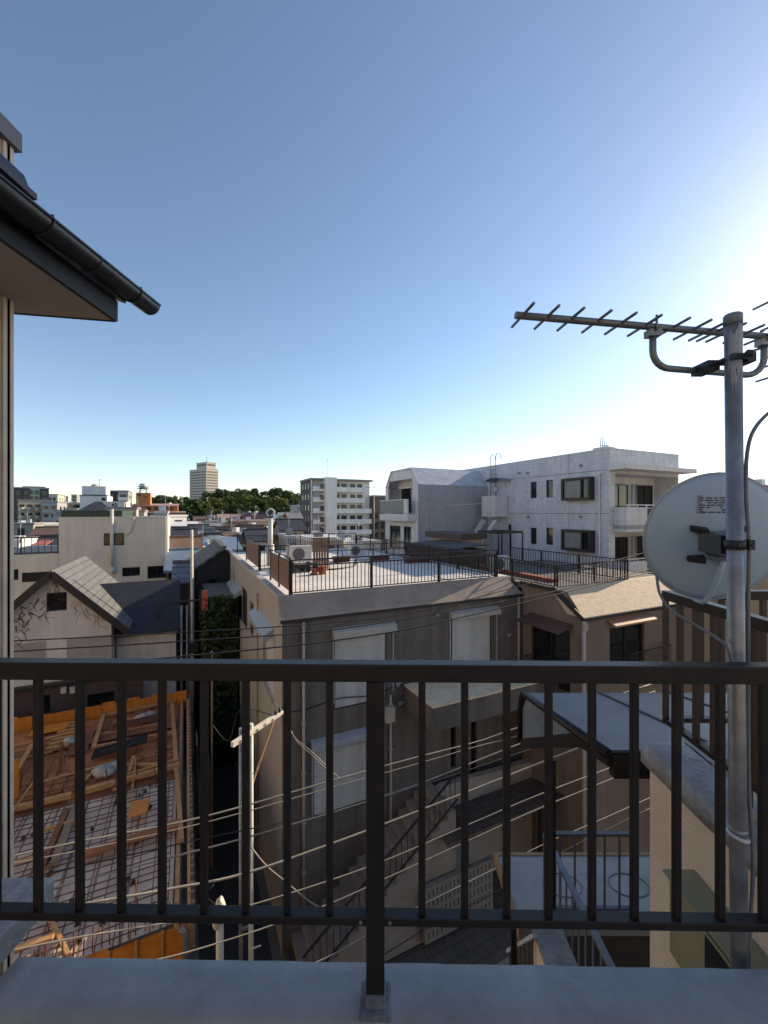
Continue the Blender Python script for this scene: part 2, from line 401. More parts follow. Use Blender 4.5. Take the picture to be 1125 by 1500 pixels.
for yy in (1.98, 2.70):
    z = gzf(yy); m = MB(); m.tube([(gx + (gr + .003) * cos(t), yy, z + (gr + .003) * sin(t)) for t in arc], .005, 6)
    m.tube([(gx + gr, yy, z), (gx + gr - .005, yy, z + .022)], .005, 6); m.tube([(gx + gr - .005, yy, z + .02), (gx - gr, yy, z + .016)], .004, 6)
    m.build('gutter_bracket', MATS['gutter'], gt)
m = MB(); m.tube([(gx + (gr + .002) * cos(t), 2.32, gzf(2.32) + (gr + .002) * sin(t)) for t in arc], .003, 6); m.build('gutter_joint', MATS['gutter'], gt)
v = MB(); v.hexa([(-2.19, 2.10, EZ + 1.80), (-1.99, 2.10, EZ + 1.80), (-1.99, 2.33, EZ + 1.80), (-2.19, 2.33, EZ + 1.80)],
                 [(-2.19, 2.10, EZ + 1.93), (-2.03, 2.10, EZ + 1.90), (-2.03, 2.33, EZ + 1.90), (-2.19, 2.33, EZ + 1.93)])
v.box(-2.19, -1.965, 2.09, 2.34, EZ + 1.765, EZ + 1.80); v.build('vent_cap', MATS['gutter'], h)
v = MB(); v.box(-2.19, -2.03, 2.14, 2.30, EZ + 1.62, EZ + 1.765); v.bar((-2.01, 2.15, EZ + 1.62), (-2.01, 2.15, EZ + 1.77), .012, .012); v.bar((-2.01, 2.29, EZ + 1.60), (-2.01, 2.29, EZ + 1.77), .012, .012); v.build('vent_body', MATS['siding_cap'], h)

# ---------------------------------------------------------------- right wing
wgt = thing('roof_wing', 'tan stucco wing of this building with a bluish coated coping, lower right', 'wing', 'O', (3, 1.8, 0))
WX = 1.535
m = MB(); m.box(WX, 6, 1.262, 2.44, EZ - 4.05, EZ - 1.475); m.box(WX, 6, 1.262, 2.44, 0, EZ - 4.052); m.build('wall', MATS['tan_stucco'], wgt)
m = MB()
prof = [(WX - .035, EZ - 1.475), (WX - .035, EZ - 1.40), (WX - .012, EZ - 1.362), (WX + .20, EZ - 1.355), (WX + .22, EZ - 1.375), (WX + .22, EZ - 1.55)]
ys = [1.262 + (2.47 - 1.262) * i / 24 for i in range(25)]; vs = []; k = len(prof)
for yy in ys: vs += [(p[0] + random.uniform(-.003, .003), yy, p[1] + random.uniform(-.003, .003)) for p in prof]
m.add(vs, [(i * k + a, (i + 1) * k + a, (i + 1) * k + (a + 1) % k, i * k + (a + 1) % k) for i in range(24) for a in range(k)], True)
m.poly(vs[:k]); m.poly(vs[-k:]); m.box(WX + .221, 6, 2.26, 2.47, EZ - 1.55, EZ - 1.358)
m.build('coping', MATS['coating_rough'], wgt)
m = MB(); m.box(WX + .221, 6, 1.262, 2.259, EZ - 1.72, EZ - 1.60); m.build('roof_floor', MATS['coating'], wgt)

def heavy_rail(name, label, p0, p1, along, posts):
    a, b = Vector((*p0, EZ)), Vector((*p1, EZ)); u = (b - a).normalized(); t = thing(name, label, 'railing', 'O', (p0[0], p0[1], EZ - 1.36))
    B = MATS['paint_brown_warm']; z = lambda p, h: (p[0], p[1], EZ + h)
    MB().bar(z(a, -.475), z(b, -.475), .05, .05).build('top_rail', MATS['paint_brown'], t, bevel=.003)
    MB().bar(z(a, -1.19), z(b, -1.19), .04, .026).build('bottom_rail', MATS['paint_brown'], t, bevel=.002)
    L_ = (b - a).length; n = int(L_ / .118); o = None
    for i in range(0, n + 1):
        q = a + u * (.02 + i * .118)
        if o is None: o = MB().bar(z(q, -1.178), z(q, -.50), .022, .025).build('baluster', B, t); q0 = q
        else: dup(o, q - q0)
    for d in posts:
        q = a + u * d; ps = MB().bar(z(q, -1.33), z(q, -.50), .05, .05).build('post', MATS['paint_brown'], t, bevel=.002)
        MB().bar(z(q, -1.362), z(q, -1.31), .085, .085).build('mortar_foot', MATS['coating_rough'], t, bevel=.006)
heavy_rail('wing_railing', 'dark brown railing on the tan wing behind the satellite dish, running away from the camera', (1.60, 1.20), (1.60, 2.40), 'y', (.68,))
heavy_rail('wing_railing', 'dark brown railing across the far end of the tan wing, right of the mast', (1.66, 2.40), (4.2, 2.40), 'x', (.9, 2.2))

# olive duct cover on the tan wall
d = thing('duct_cover', 'olive metal duct cover with a small dark vent on the tan stucco wall', 'duct cover', 'O', (1.46, 1.6, EZ - 2.2))
m = MB(); m.box(1.392, 1.533, 1.262, 2.06, EZ - 2.165, EZ - 1.795); m.build('cover', MATS['olive'], d, bevel=.006)
m = MB(); m.slab([(1.375, 1.262, EZ - 1.783), (1.5335, 1.262, EZ - 1.783), (1.5335, 2.085, EZ - 1.783), (1.375, 2.085, EZ - 1.783)], .01); m.build('lid', MATS['olive'], d, bevel=.002)
m = MB(); m.box(1.380, 1.391, 1.60, 1.83, EZ - 2.03, EZ - 1.815); fr = m.build('vent_frame', MATS['olive'], d)
m = MB(); m.box(1.378, 1.3795, 1.62, 1.81, EZ - 2.01, EZ - 1.83); vv = m.build('vent', MATS['dark_inside'], d)
m = MB(); [m.bar((1.376, 1.64, EZ - 1.99 + .02 * i), (1.376, 1.78, EZ - 1.985 + .02 * i), .003, .004) for i in range(6)]; m.build('louvre', MATS['steel_dark'], vv)

# mast, antenna, dish
mast = thing('antenna_mast', 'weathered galvanised steel mast pipe standing behind the guardrail on the right', 'mast', 'C', (1.105, 1.30, EZ - 2.4))
def lean(z): return 1.098 + .010 * (.62 - z)
m = MB(); m.tube([(lean(.60), 1.30, EZ + .60), (lean(-2.4), 1.30, EZ - 2.4)], .0228, 24); m.build('pipe', MATS['galv'], mast)
m = MB(); m.tube([(lean(.6), 1.30, EZ + .588), (lean(.6), 1.30, EZ + .618), (lean(.6), 1.30, EZ + .622)], [.0248, .0248, .021], 24); m.build('cap', MATS['plastic_grey'], mast)
m = MB()
for (a0, a1, z0, z1) in ((200, 300, .43, .56), (215, 262, .39, .43), (262, 318, .47, .585)):
    P = [(lean(.5) + .0233 * cos(radians(a0 + (a1 - a0) * i / 8)), 1.30 + .0233 * sin(radians(a0 + (a1 - a0) * i / 8))) for i in range(9)]
    for i in range(8): m.poly([(*P[i], EZ + z0 + .02 * sin(i * 2.1)), (*P[i + 1], EZ + z0 + .02 * sin((i + 1) * 2.1)), (*P[i + 1], EZ + z1 + .012 * sin((i + 1) * 1.7)), (*P[i], EZ + z1 + .012 * sin(i * 1.7))])
m.build('torn_tape', MATS['galv_peel'], mast, recalc=False)
m = MB(); m.tube([(lean(-1), 1.30, EZ - 1.01), (lean(-1), 1.30, EZ - .99)], .0240, 24); m.build('band', MATS['galv'], mast)
m = MB(); m.tube([(lean(-1) + .0245 * cos(t), 1.30 + .0245 * sin(t), EZ - 1.018 - .006 * cos(t)) for t in [2 * pi * i / 24 for i in range(25)]], .006, 6, False); m.build('cable_tie', MATS['white_tie'], mast)

an = thing('tv_antenna', 'long yagi television antenna with short rods reaching left from the mast top', 'antenna', 'C', (1.16, 1.40, EZ + .5))
AL = MATS['alu']
P0 = Vector((.419, 1.302, EZ + .620)); bd = Vector((.985, .142, -.012)).normalized()
pb = lambda px: (lambda t: P0 + bd * t)(next(t for t in [i * .0005 for i in range(3000)] if (P0 + bd * t).x / (P0 + bd * t).y >= (px - 562.5) / FL))
m = MB(); m.tube([P0 - bd * .004, P0 + bd * 1.25], .0115, 14); m.build('boom', AL, an)
rd = Vector((.10, -1, .0)).normalized(); o = None
for i, px in enumerate((765, 800, 835, 873, 908, 943, 983, 1013, 1036, 1048, 1062, 1088, 1120, 1150)):
    q = pb(px); hl = .080 - .0006 * i
    MB().tube([q - rd * hl, q + rd * hl], .0046, 8).build('rod', AL, an)
m = MB()
a = pb(956); c = pb(1119); zb = EZ + .475
pts = [a + Vector((0, 0, -.012))]
for t in range(0, 91, 15): pts.append(Vector((a.x + .06 - .06 * cos(radians(t)), a.y, zb + .06 - .06 * sin(radians(t)))))
for t in range(0, 91, 15): pts.append(Vector((c.x - .06 + .06 * sin(radians(t)), c.y, zb + .06 - .06 * cos(radians(t)))))
pts.append(c + Vector((0, 0, -.012)))
m.tube(pts, .0105, 12); m.build('support_arm', AL, an)
for q in (a, c):
    m = MB(); m.box(q.x - .02, q.x + .02, q.y - .016, q.y + .016, q.z - .034, q.z - .012); m.tube([(q.x, q.y - .02, q.z - .02), (q.x, q.y - .02, q.z + .03)], .004, 6); m.tube([(q.x - .012, q.y + .01, q.z + .012), (q.x + .012, q.y + .01, q.z + .026)], .004, 6)
    m.build('boom_clamp', MATS['galv'], an)
m = MB(); m.box(1.04, 1.078, 1.325, 1.40, EZ + .458, EZ + .488); m.box(1.078, 1.126, 1.270, 1.3345, EZ + .472, EZ + .490); m.box(1.124, 1.15, 1.275, 1.325, EZ + .466, EZ + .496)
m.tube([(1.045, 1.32, EZ + .47), (1.17, 1.245, EZ + .505)], .0035, 6); m.tube([(1.10, 1.25, EZ + .48), (1.115, 1.25, EZ + .48)], .012, 8); m.build('mast_clamp', MATS['plastic_dark'], an)
m = MB()                                            # reflector rods behind the mast
for dz in (-.12, -.07, -.035, .07, .15):
    q = pb(1158) + Vector((.02 + abs(dz) * -.35, 0, dz)); m.tube([q - rd * .10, q + rd * .10], .004, 6)
m.build('reflector', AL, an)

ds = thing('satellite_dish', 'pale blue grey satellite dish seen from behind on the mast at the right', 'satellite dish', 'C', (1.105, 1.34, EZ - .1))
dc = Vector((1.266, 1.60, EZ - .105)); nrm = Vector((.36, .88, .31)).normalized()      # facing the sun side, away from us
ux = nrm.cross(Vector((0, 0, 1))).normalized(); uy = ux.cross(nrm).normalized()
R_ = .254; m = MB(); nr, na = 10, 56; vs = []
for i in range(nr + 1):
    r = i / nr; dep = -.055 * (1 - r * r)
    for k in range(na):
        t = 2 * pi * k / na; vs.append(dc + ux * (R_ * .87 * r * cos(t)) + uy * (R_ * 1.02 * r * sin(t)) + nrm * dep)
fs = [(i * na + k, i * na + (k + 1) % na, (i + 1) * na + (k + 1) % na, (i + 1) * na + k) for i in range(1, nr) for k in range(na)] + [(0, na + (k + 1) % na, na + k) for k in range(na)]
m.add(vs, fs, True); rf = m.build('reflector', MATS['dish'], ds)
sm_ = rf.modifiers.new('thickness', 'SOLIDIFY'); sm_.thickness = .004; sm_.offset = 0
m = MB(); m.tube([dc + ux * (R_ * .875 * cos(2 * pi * k / 60)) + uy * (R_ * 1.025 * sin(2 * pi * k / 60)) + nrm * .002 for k in range(61)], .0052, 8, False); m.build('rim', MATS['dish_rim'], ds)
bkp = lambda x, y, d=.002: dc + ux * x + uy * y - nrm * (.055 * (1 - (x * x + y * y) / R_ ** 2) + d)
m = MB(); m.poly([bkp(-.10 + .10 * i, .0 + .0, .003) for i in (0,)] * 0 + [bkp(-.065, .118, .004), bkp(.05, .118, .004), bkp(.05, .185, .004), bkp(-.065, .185, .004)])
stk = m.build('sticker', MATS['sticker'], rf, recalc=False)
m = MB()
for r in range(7):
    x = -.058
    yv = .178 - r * .0085
    while x < .04:
        wd = random.uniform(.006, .026)
        if random.random() < .75: m.poly([bkp(x, yv, .0055), bkp(min(x + wd, .045), yv, .0055), bkp(min(x + wd, .045), yv - .0042, .0055), bkp(x, yv - .0042, .0055)])
        x += wd + .005
m.build('small_print', MATS['ink'], stk, recalc=False)
hub = dc - nrm * .055
loc = lambda x, y, d: hub + ux * x + uy * y - nrm * d
def lbox(mb, x0, x1, y0, y1, d0, d1):
    mb.hexa([loc(x0, y0, d0), loc(x1, y0, d0), loc(x1, y1, d0), loc(x0, y1, d0)], [loc(x0 + .003, y0 + .003, d1), loc(x1 - .003, y0 + .003, d1), loc(x1 - .003, y1 - .003, d1), loc(x0 + .003, y1 - .003, d1)])
m = MB(); lbox(m, -.035, .035, -.055, .055, -.004, .03); lbox(m, -.02, .05, -.045, .045, .03, .05)
m.build('bracket_plate', MATS['plastic_grey'], ds, bevel=.004)
m = MB()
for sx in (-1, 1):
    for yy, tl in ((.052, .012), (-.058, -.004)):
        m.hexa([loc(sx * .03, yy - .016, -.003), loc(sx * .085, yy - .011 + tl, -.008), loc(sx * .085, yy + .011 + tl, -.008), loc(sx * .03, yy + .016, -.003)],
               [loc(sx * .03, yy - .014, .026), loc(sx * .083, yy - .009 + tl, .010), loc(sx * .083, yy + .009 + tl, .010), loc(sx * .03, yy + .014, .026)])
m.build('bracket_wings', MATS['plastic_dark'], ds, bevel=.003)
m = MB(); m.box(1.08, 1.135, 1.325, 1.42, EZ - .135, EZ - .075); m.hexa([(1.09, 1.41, EZ - .14), (1.13, 1.41, EZ - .14), (1.13, 1.41, EZ - .07), (1.09, 1.41, EZ - .07)], [loc(-.018, -.03, .05), loc(.02, -.03, .05), loc(.02, .03, .05), loc(-.018, .03, .05)])
m.build('mount_arm', MATS['plastic_dark'], ds)
m = MB(); m.tube([(1.105, 1.30, EZ - .116), (1.105, 1.30, EZ - .088)], .0285, 22); m.box(1.128, 1.146, 1.275, 1.325, EZ - .118, EZ - .086); m.tube([(1.095, 1.269, EZ - .102), (1.095, 1.275, EZ - .102)], .006, 8); m.tube([(1.138, 1.27, EZ - .102), (1.138, 1.33, EZ - .102)], .005, 8)
m.build('mast_clamp', MATS['plastic_dark'], ds)
m = MB(); pts = [loc(.02, -.05, .03), loc(.012, -.12, .026), loc(.004, -.20, .006), loc(-.002, -.235, -.008), loc(-.012, -.262, -.03), loc(-.026, -.268, -.062), loc(-.03, -.262, -.12), loc(-.03, -.235, -.30)]
m.tube(pts, .0095, 12); m.build('feed_arm', MATS['dish'], ds)
m = MB(); q = loc(-.03, -.225, -.31); m.tube([q, q + (dc - q).normalized() * .07], [.022, .03], 14); m.build('receiver', MATS['plastic_grey'], ds)

# antenna cables
cr = lambda pts, r, n=8: MB().tube(pts, r, n)
def spline(P, k=8):
    P = [Vector(p) for p in P]; Q = [P[0]] + P + [P[-1]]; out = []
    for i in range(1, len(Q) - 2):
        for j in range(k):
            t = j / k; a, b, c, d = Q[i - 1], Q[i], Q[i + 1], Q[i + 2]
            out.append(.5 * ((2 * b) + (c - a) * t + (2 * a - 5 * b + 4 * c - d) * t * t + (3 * b - a - 3 * c + d) * t ** 3))
    return out + [P[-1]]
pc = lambda px, py, Z: (*((px - 562.5) / FL * Z,), Z, _z(py, Z))
solo('coaxial_cable', cr(spline([pc(1175, 575, 1.34), pc(1140, 594, 1.32), pc(1108, 624, 1.30), pc(1095, 660, 1.29), pc(1093, 720, 1.288), pc(1097, 800, 1.288), pc(1096, 900, 1.288), pc(1096, 1000, 1.288), pc(1097, 1150, 1.288), pc(1103, 1260, 1.285), pc(1100, 1340, 1.29), pc(1096, 1420, 1.29)]), .0055),
     MATS['cable_grey'], 'grey cable curving in from the right and running down the mast', 'cable', 'C', (1.13, 1.29, EZ - .5), 'antenna cables')
solo('coaxial_cable', cr(spline([pc(962, 845, 1.62), pc(966, 868, 1.55), pc(978, 888, 1.5), pc(1000, 905, 1.42), pc(1030, 922, 1.36), pc(1052, 936, 1.31), pc(1066, 950, 1.275), pc(1075, 990, 1.265)]), .005),
     MATS['cable_grey'], 'grey cable drooping from the bottom of the satellite dish to the mast', 'cable', 'C', (1.2, 1.45, EZ - .3), 'antenna cables')

# covered terrace roof beyond the wing
c = thing('terrace_canopy', 'low terrace canopy with grey sheet roof, brown frame and a clear side panel', 'canopy', 'C', (2.5, 3.4, EZ - 4.4))
X = 1.45
def at(px, py): Z = X * FL / (px - 562.5); return Vector((X, Z, _z(py, Z)))
ft, fb, fbo, nr_ = at(774, 1016), at(765, 1040), at(764, 1086), at(896, 1102)
fbr = at(852, 1083)
w5 = Vector((3.6, 0, 0))
m = MB(); zr = [ft + Vector((0, .02, 0)), nr_ + Vector((0, 0, .015))]
m.slab([zr[1], zr[1] + w5, zr[0] + w5, zr[0]], .02)
mid = [ft, ft + Vector((0, .12, -.05)), ft + Vector((0, .17, -.13)), fb + Vector((0, .02, 0))]
for a, b in zip(mid[:-1], mid[1:]): m.poly([a + Vector((0, 0, .005)), b, b + w5, a + w5 + Vector((0, 0, .005))])
m.build('roof', MATS['roof_sheet'], c)
m = MB()
for i in range(1, 5): o5 = Vector((.72 * i, 0, 0)); m.bar(zr[1] + o5 + Vector((0, 0, .005)), zr[0] + o5 + Vector((0, 0, .005)), .03, .012)
m.build('roof_batten', MATS['paint_brown'], c)
m = MB()
m.tube([nr_ + Vector((-.012, 0, -.02))] + [ft + Vector((-.012, 0, -.02))] + [p + Vector((-.012, 0, 0)) for p in mid[1:]] + [fbo + Vector((-.012, 0, 0))], .034, 8)
m.bar(fbo + Vector((0, -.05, -.0)), fbr, .06, .09); m.bar(fbr, nr_ + Vector((0, 0, -.04)), .06, .09)
m.bar(fbo + Vector((0, 0, 0)), fbo + w5, .06, .10); m.bar(nr_ + Vector((0, 0, -.08)), nr_ + w5 + Vector((0, 0, -.08)), .06, .14)
m.build('frame', MATS['paint_brown'], c)
m = MB(); m.poly([nr_ + Vector((0, 0, -.02)), ft, fb, fbo, fbr]); m.build('side_panel', MATS['poly_panel'], c, recalc=False)
o = None
for (yy, xx) in ((4.1, 1.65), (4.1, 3.4)):
    zt_ = (fbo.z if yy > 4 else nr_.z - .1)
    MB().box(xx - .04, xx + .04, yy - .04, yy + .04, EZ - 4.45, zt_ - .03).build('post', MATS['paint_brown'], c)

# lower terrace roof, stair well and its rails
lo = thing('lower_roof', 'flat pale roof one storey down with a tan edge beside the outside stairs', 'roof', 'C', (2.5, 4.9, 0))
zl = EZ - 4.5
m = MB(); m.box(1.50, 5, 4.50, 5.40, zl - .12, zl); m.build('roof_deck', MATS['roof_pale'], lo)
m = MB(); m.box(1.455, 1.499, 4.45, 5.45, zl - .14, zl + .012); m.box(1.50, 5, 5.401, 5.45, zl - .14, zl + .012); m.build('edge_board', MATS['wood_edge'], lo)
m = MB(); m.box(1.62, 5, 4.55, 5.30, 0, zl - .125); m.build('wall', MATS['dark_brown_wall'] if 'dark_brown_wall' in MATS else M('dark_brown_wall', (.075, .06, .052), .85, .15, 3, streak=.2), lo)
m = MB(); m.tube([(2.15 + .23 * cos(2 * pi * k / 28), 4.98 + .16 * sin(2 * pi * k / 28), zl + .004) for k in range(29)], .005, 6, False); m.tube([(2.95 + .23 * cos(2 * pi * k / 28), 4.98 + .16 * sin(2 * pi * k / 28), zl + .004) for k in range(29)], .008, 6, False); m.build('ring_stain', M('stain', (.19, .185, .175), .7, .2), lo)
st = thing('stair_well', 'tan stucco stair wall with grey coping below the terrace, lower right', 'stair wall', 'C', (2, 3.3, 0))
m = MB(); m.box(1.46, 1.72, 2.6, 4.03, 0, EZ - 4.10); m.build('wall', MATS['tan_stucco'], st)
m = MB(); m.box(1.45, 1.735, 2.6, 4.04, EZ - 4.098, EZ - 4.06); m.build('coping', MATS['coating_rough'], st)
m = MB()
for i in range(12): m.box(1.74, 2.9, 4.3 - .26 * (i + 1), 4.3 - .26 * i, 0, EZ - 5.0 - .0 - .18 * (11 - i) * -1 - 2.2)
m.build('steps', MATS['concrete'], st)
railing('stair_railing', 'slim dark railing across the top of the outside stairs on the pale lower roof', 'C', (1.80, 4.62), (2.80, 4.62), zl, .90, MATS['rail_grey'], sp=.165, post=1, w=.018, pw=.03, rail=(.05, .03))
railing('stair_railing', 'grey handrail running towards the camera down the side of the outside stairs', 'C', (1.80, 2.9), (1.80, 4.60), zl, .90, MATS['rail_blue'], sp=.13, post=1.2, w=.014, pw=.03, rail=(.055, .03))
t = thing('sloping_railing', 'short white topped stair rail sloping down left of the tan stair wall', 'railing', 'C', (1.43, 4.2, EZ - 5.8))
a, b = Vector((1.43, 3.92, EZ - 4.02)), Vector((1.43, 4.75, EZ - 5.05))
MB().bar(a, b, .045, .03).build('top_rail', MATS['white_tie'], t)
for i in range(7):
    q = a.lerp(b, (i + .5) / 7); MB().bar(q, q - Vector((0, 0, .75)), .014, .014).build('baluster', MATS['rail_grey'], t)
MB().bar((1.38, 4.40, EZ - 4.42), (1.38, 4.40, EZ - 7), .05, .05).build('post', MATS['paint_brown'], t)

# added unseen block past the right edge: it keeps this rooftop in the shade
nb = thing('apartment_block', 'added unseen beige block past the right edge, shading this rooftop', 'building', 'C', (22, 10, 0))
M('shade_block_brick', (.45, .40, .34), .85, .15, 4, tile=(.22, .075, .008, .7, 'wall', .5))
ws = [((a, a + 1.6, z, z + 1.4), {}) for a in (11.2, 13.8) for z in (6, 9, 12, 15, 18, 21)]
body(nb, 15.7, 24, 10.6, 16.1, 0, 23.2, MATS['shade_block_brick'], {'left': ws}, roof=MATS['concrete'])

# added unseen blocks around the camera that throw warm light back into the scene
M('bounce_cream', (.66, .56, .42), .9, .1, .5, streak=.15)
def bounce_block(label, x0, x1, y0, y1, zt, sd):
    t = thing('apartment_block', label, 'building', 'C', ((x0 + x1) / 2, (y0 + y1) / 2, 0)); a0, a1 = (y0, y1) if sd == 'right' else (x0, x1); ws = []
    a = a0 + 1.5
    while a < a1 - 2:
        z = 1.5
        while z < zt - 2: ws.append(((a, a + 1.5, z, z + 1.3), {})); z += 3.0
        a += 4.0
    body(t, x0, x1, y0, y1, 0, zt, MATS['bounce_cream'], {sd: ws}, roof=MATS['concrete'])
bounce_block('added cream block behind the camera, out of view, bouncing warm light', -34, 4, -34, -22, 24, 'back')
bounce_block('second added cream block behind the camera, out of view to the right, bouncing light', 8, 40, -36, -24, 21, 'back')
bounce_block('added unseen cream block beyond the left edge, bouncing warm light', -46, -30, -16, 24, 23, 'right')
# ================================================================= STREET LEVEL
M('asphalt', (.05, .05, .052), .9, .25, 1.5, bump=.2); M('ground', (.17, .16, .145), .95, .3, .05)
M('paving', (.12, .105, .09), .85, .2, 2, tile=(.3, .3, .012, .5, 'flat', .5)); M('kerb', (.25, .25, .24), .9, .2, 4)
g_ = MB(); g_.poly([(-6000, -3000, 0), (6000, -3000, 0), (6000, 9000, 0), (-6000, 9000, 0)]); struct('ground', g_, MATS['ground'])
g_ = MB(); g_.poly([(-40, 3.2, .004), (60, 3.2, .004), (60, 8.0, .004), (-40, 8.0, .004)]); g_.poly([(.3, 8.0, .004), (2.0, 8.0, .004), (2.0, 60, .004), (.3, 60, .004)]); struct('road', g_, MATS['asphalt'])
g_ = MB(); g_.box(2.3, 30, 8.15, 10.7, -.1, .12); struct('pavement', g_, MATS['paving'])
g_ = MB(); g_.box(2.3, 30, 8.0, 8.148, -.1, .13); solo('kerb', g_, MATS['kerb'], 'pale stone kerb along the street in front of the brown house', 'kerb', 'G', (10, 8.07, 0))

# ---------------------------------------------------------------- brown tiled house with the roof terrace
M('tile_brown', (.17, .15, .14), .7, .2, .9, tile=(.19, .10, .006, .72, 'wall', .5), streak=.3)
M('stucco_beige', (.37, .33, .29), .88, .12, 1.5, bump=.25, streak=.08); M('mansard', (.30, .25, .21), .8, .2, 1.6, bump=.15)
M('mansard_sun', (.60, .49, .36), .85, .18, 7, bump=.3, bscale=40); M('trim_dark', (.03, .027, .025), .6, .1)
M('deck', (.70, .67, .62), .8, .12, .8, tile=(1.3, 1.3, .016, .55, 'flat', 0)); M('shutter', (.50, .52, .55), .55, .05, wave=('Z', 9, .12)); M('shutter_w', (.56, .57, .57), .5, .08, 1.5, streak=.18)
M('hood', (.40, .37, .33), .5, .12, 5); M('hood_grey', (.30, .34, .37), .45, .12, 5); M('screen', (.17, .085, .05), .6, .2, 5, wave=('Y', 6, .25)); M('cream_slab_sunlit', (.78, .64, .44), .85, .12, 3, streak=.1)
M('ac_white', (.52, .52, .49), .5, .08, 4); M('terracotta', (.30, .09, .045), .8, .15); M('block_screen', (.24, .22, .19), .9, .12, 4); M('roof_gravel', (.13, .125, .12), .9, .3, 4, bump=.3)
B0, S0 = 2.24, 10.77; B1, S1 = 10.40, 24.8; ZR = 9.22; ZL = 8.72
house = thing('terrace_house', 'brown tiled three storey house with a railed roof terrace in the middle', 'house', 'G', (B0, S0, 0))
def shut(px0, px1, py0, py1): return wf(px0, px1, py0, py1, S0)
fw = []
for (q, up) in (((489, 566, 930, 1022), 1), ((661, 719, 903, 1000), 1), ((458, 541, 1092, 1160), 0)):
    a0, a1, z0, z1 = shut(*q); fw.append([a0, a1, z1 - 2.15 if up else z1 - 1.75, z1])
fw[1][2] = fw[0][2] = fw[0][3] - 1.95
lowz = lambda a, w_, z0, z1: (a, a + w_, z0, z1)
slits = [wf(660, 668, 1062, 1125, S0), wf(690, 698, 1055, 1140, S0), wf(736, 748, 1050, 1160, S0)]
def fr_opts(i): return dict(fm=MATS['hood_grey'], pm=MATS['shutter_w'], mull=0, fr=.06)
wins_front = [(tuple(q), dict(fm=MATS['trim_dark'], pm=MATS['shutter_w'], mull=0, fr=.03, slats=.075)) for q in fw] + [(s_, dict(mull=0)) for s_ in slits]
lw = [wl(347, 354, 868, 905, B0), wl(354, 362, 862, 918, B0), wl(366, 371, 882, 932, B0)]
door = wl(385, 401, 915, 1000, B0)
lw2 = [wl(352, 358, 1000, 1040, B0)]
left_w = [(lw[0], dict(mull=0)), (lw[1], dict(mull=0)), (lw[2], dict(mull=0)), ((door[0], door[1], 6.0, door[3]), dict(mull=0, fm=MATS['hood'], pm=MATS['shutter']))]
mb = MB(); T = side_T('left', B0, B1, S0, S1)
wall_side(mb, T, S0, S1, 0, ZL, [q[0] for q in left_w])
mb.poly([(B0, S0, ZL), (B0, S1, ZL), (B0, S1, ZR), (B0, S0 + .42, ZR)])
mb.build('side_wall', MATS['stucco_beige'], house, recalc=False)
for q in left_w: win(house, T, q[0], **q[1])
mb = MB(); T = side_T('front', B0, B1, S0, S1); wall_side(mb, T, B0, B1, 0, ZL, [q[0] for q in wins_front], rec=.12)
mb.poly([(B1, S0, 0), (B1, S1, 0), (B1, S1, ZR), (B1, S0 + .42, ZR), (B1, S0, ZL)]); mb.poly([(B0, S1, 0), (B1, S1, 0), (B1, S1, ZR), (B0, S1, ZR)])
mb.build('wall', MATS['tile_brown'], house, recalc=False)
for q in wins_front: win(house, T, q[0], rec=.12 if q[0] in slits else .04, **q[1])
m = MB(); m.hexa([(B0 - .02, S0 - .05, ZL - .02), (B1 + .02, S0 - .05, ZL - .02), (B1 + .02, S0 + .3, ZL - .02), (B0 - .02, S0 + .3, ZL - .02)], [(B0 - .02, S0 + .40, ZR + .03), (B1 - .35, S0 + .40, ZR + .03), (B1 - .35, S0 + .5, ZR + .03), (B0 - .02, S0 + .5, ZR + .03)])
m.build('mansard', MATS['mansard'], house)
m = MB(); m.box(B0 - .05, B1 + .05, S0 - .08, S0 + .02, ZL - .10, ZL - .021); m.build('eave_trim', MATS['trim_dark'], house)
m = MB(); m.box(B0 - .045, B0 + .16, S0 + .42, S1 + .04, ZR - .02, ZR + .06); m.build('coping', MATS['hood'], house)
m = MB(); m.box(B0 + .16, B1, S0 + .5, S1, ZR - .2, ZR); m.build('roof_deck', MATS['deck'], house)
for (px0, px1, py, nm) in ((486, 577, 914, 0), (657, 728, 890, 0), (455, 541, 1073, 1)):
    a, z = FS(px0, py, S0); b_, _ = FS(px1, py, S0); z = FS((px0 + px1) / 2, py + 3, S0)[1]
    m = MB(); m.hexa([(a, S0 - .24, z - .20), (b_, S0 - .24, z - .20), (b_, S0 - .001, z - .20), (a, S0 - .001, z - .20)], [(a, S0 - .20, z - .03), (b_, S0 - .20, z - .03), (b_, S0 - .001, z + .05), (a, S0 - .001, z + .05)])
    sb = m.build('shutter_box', MATS['hood'] if not nm else MATS['hood_grey'], house, bevel=.01)
    m = MB(); m.box(a + .02, a + .06, S0 - .05, S0 - .002, z - 2.0, z - .21); gr_ = m.build('guide_rail', MATS['hood_grey'], sb); dup(gr_, (b_ - a - .08, 0, 0))
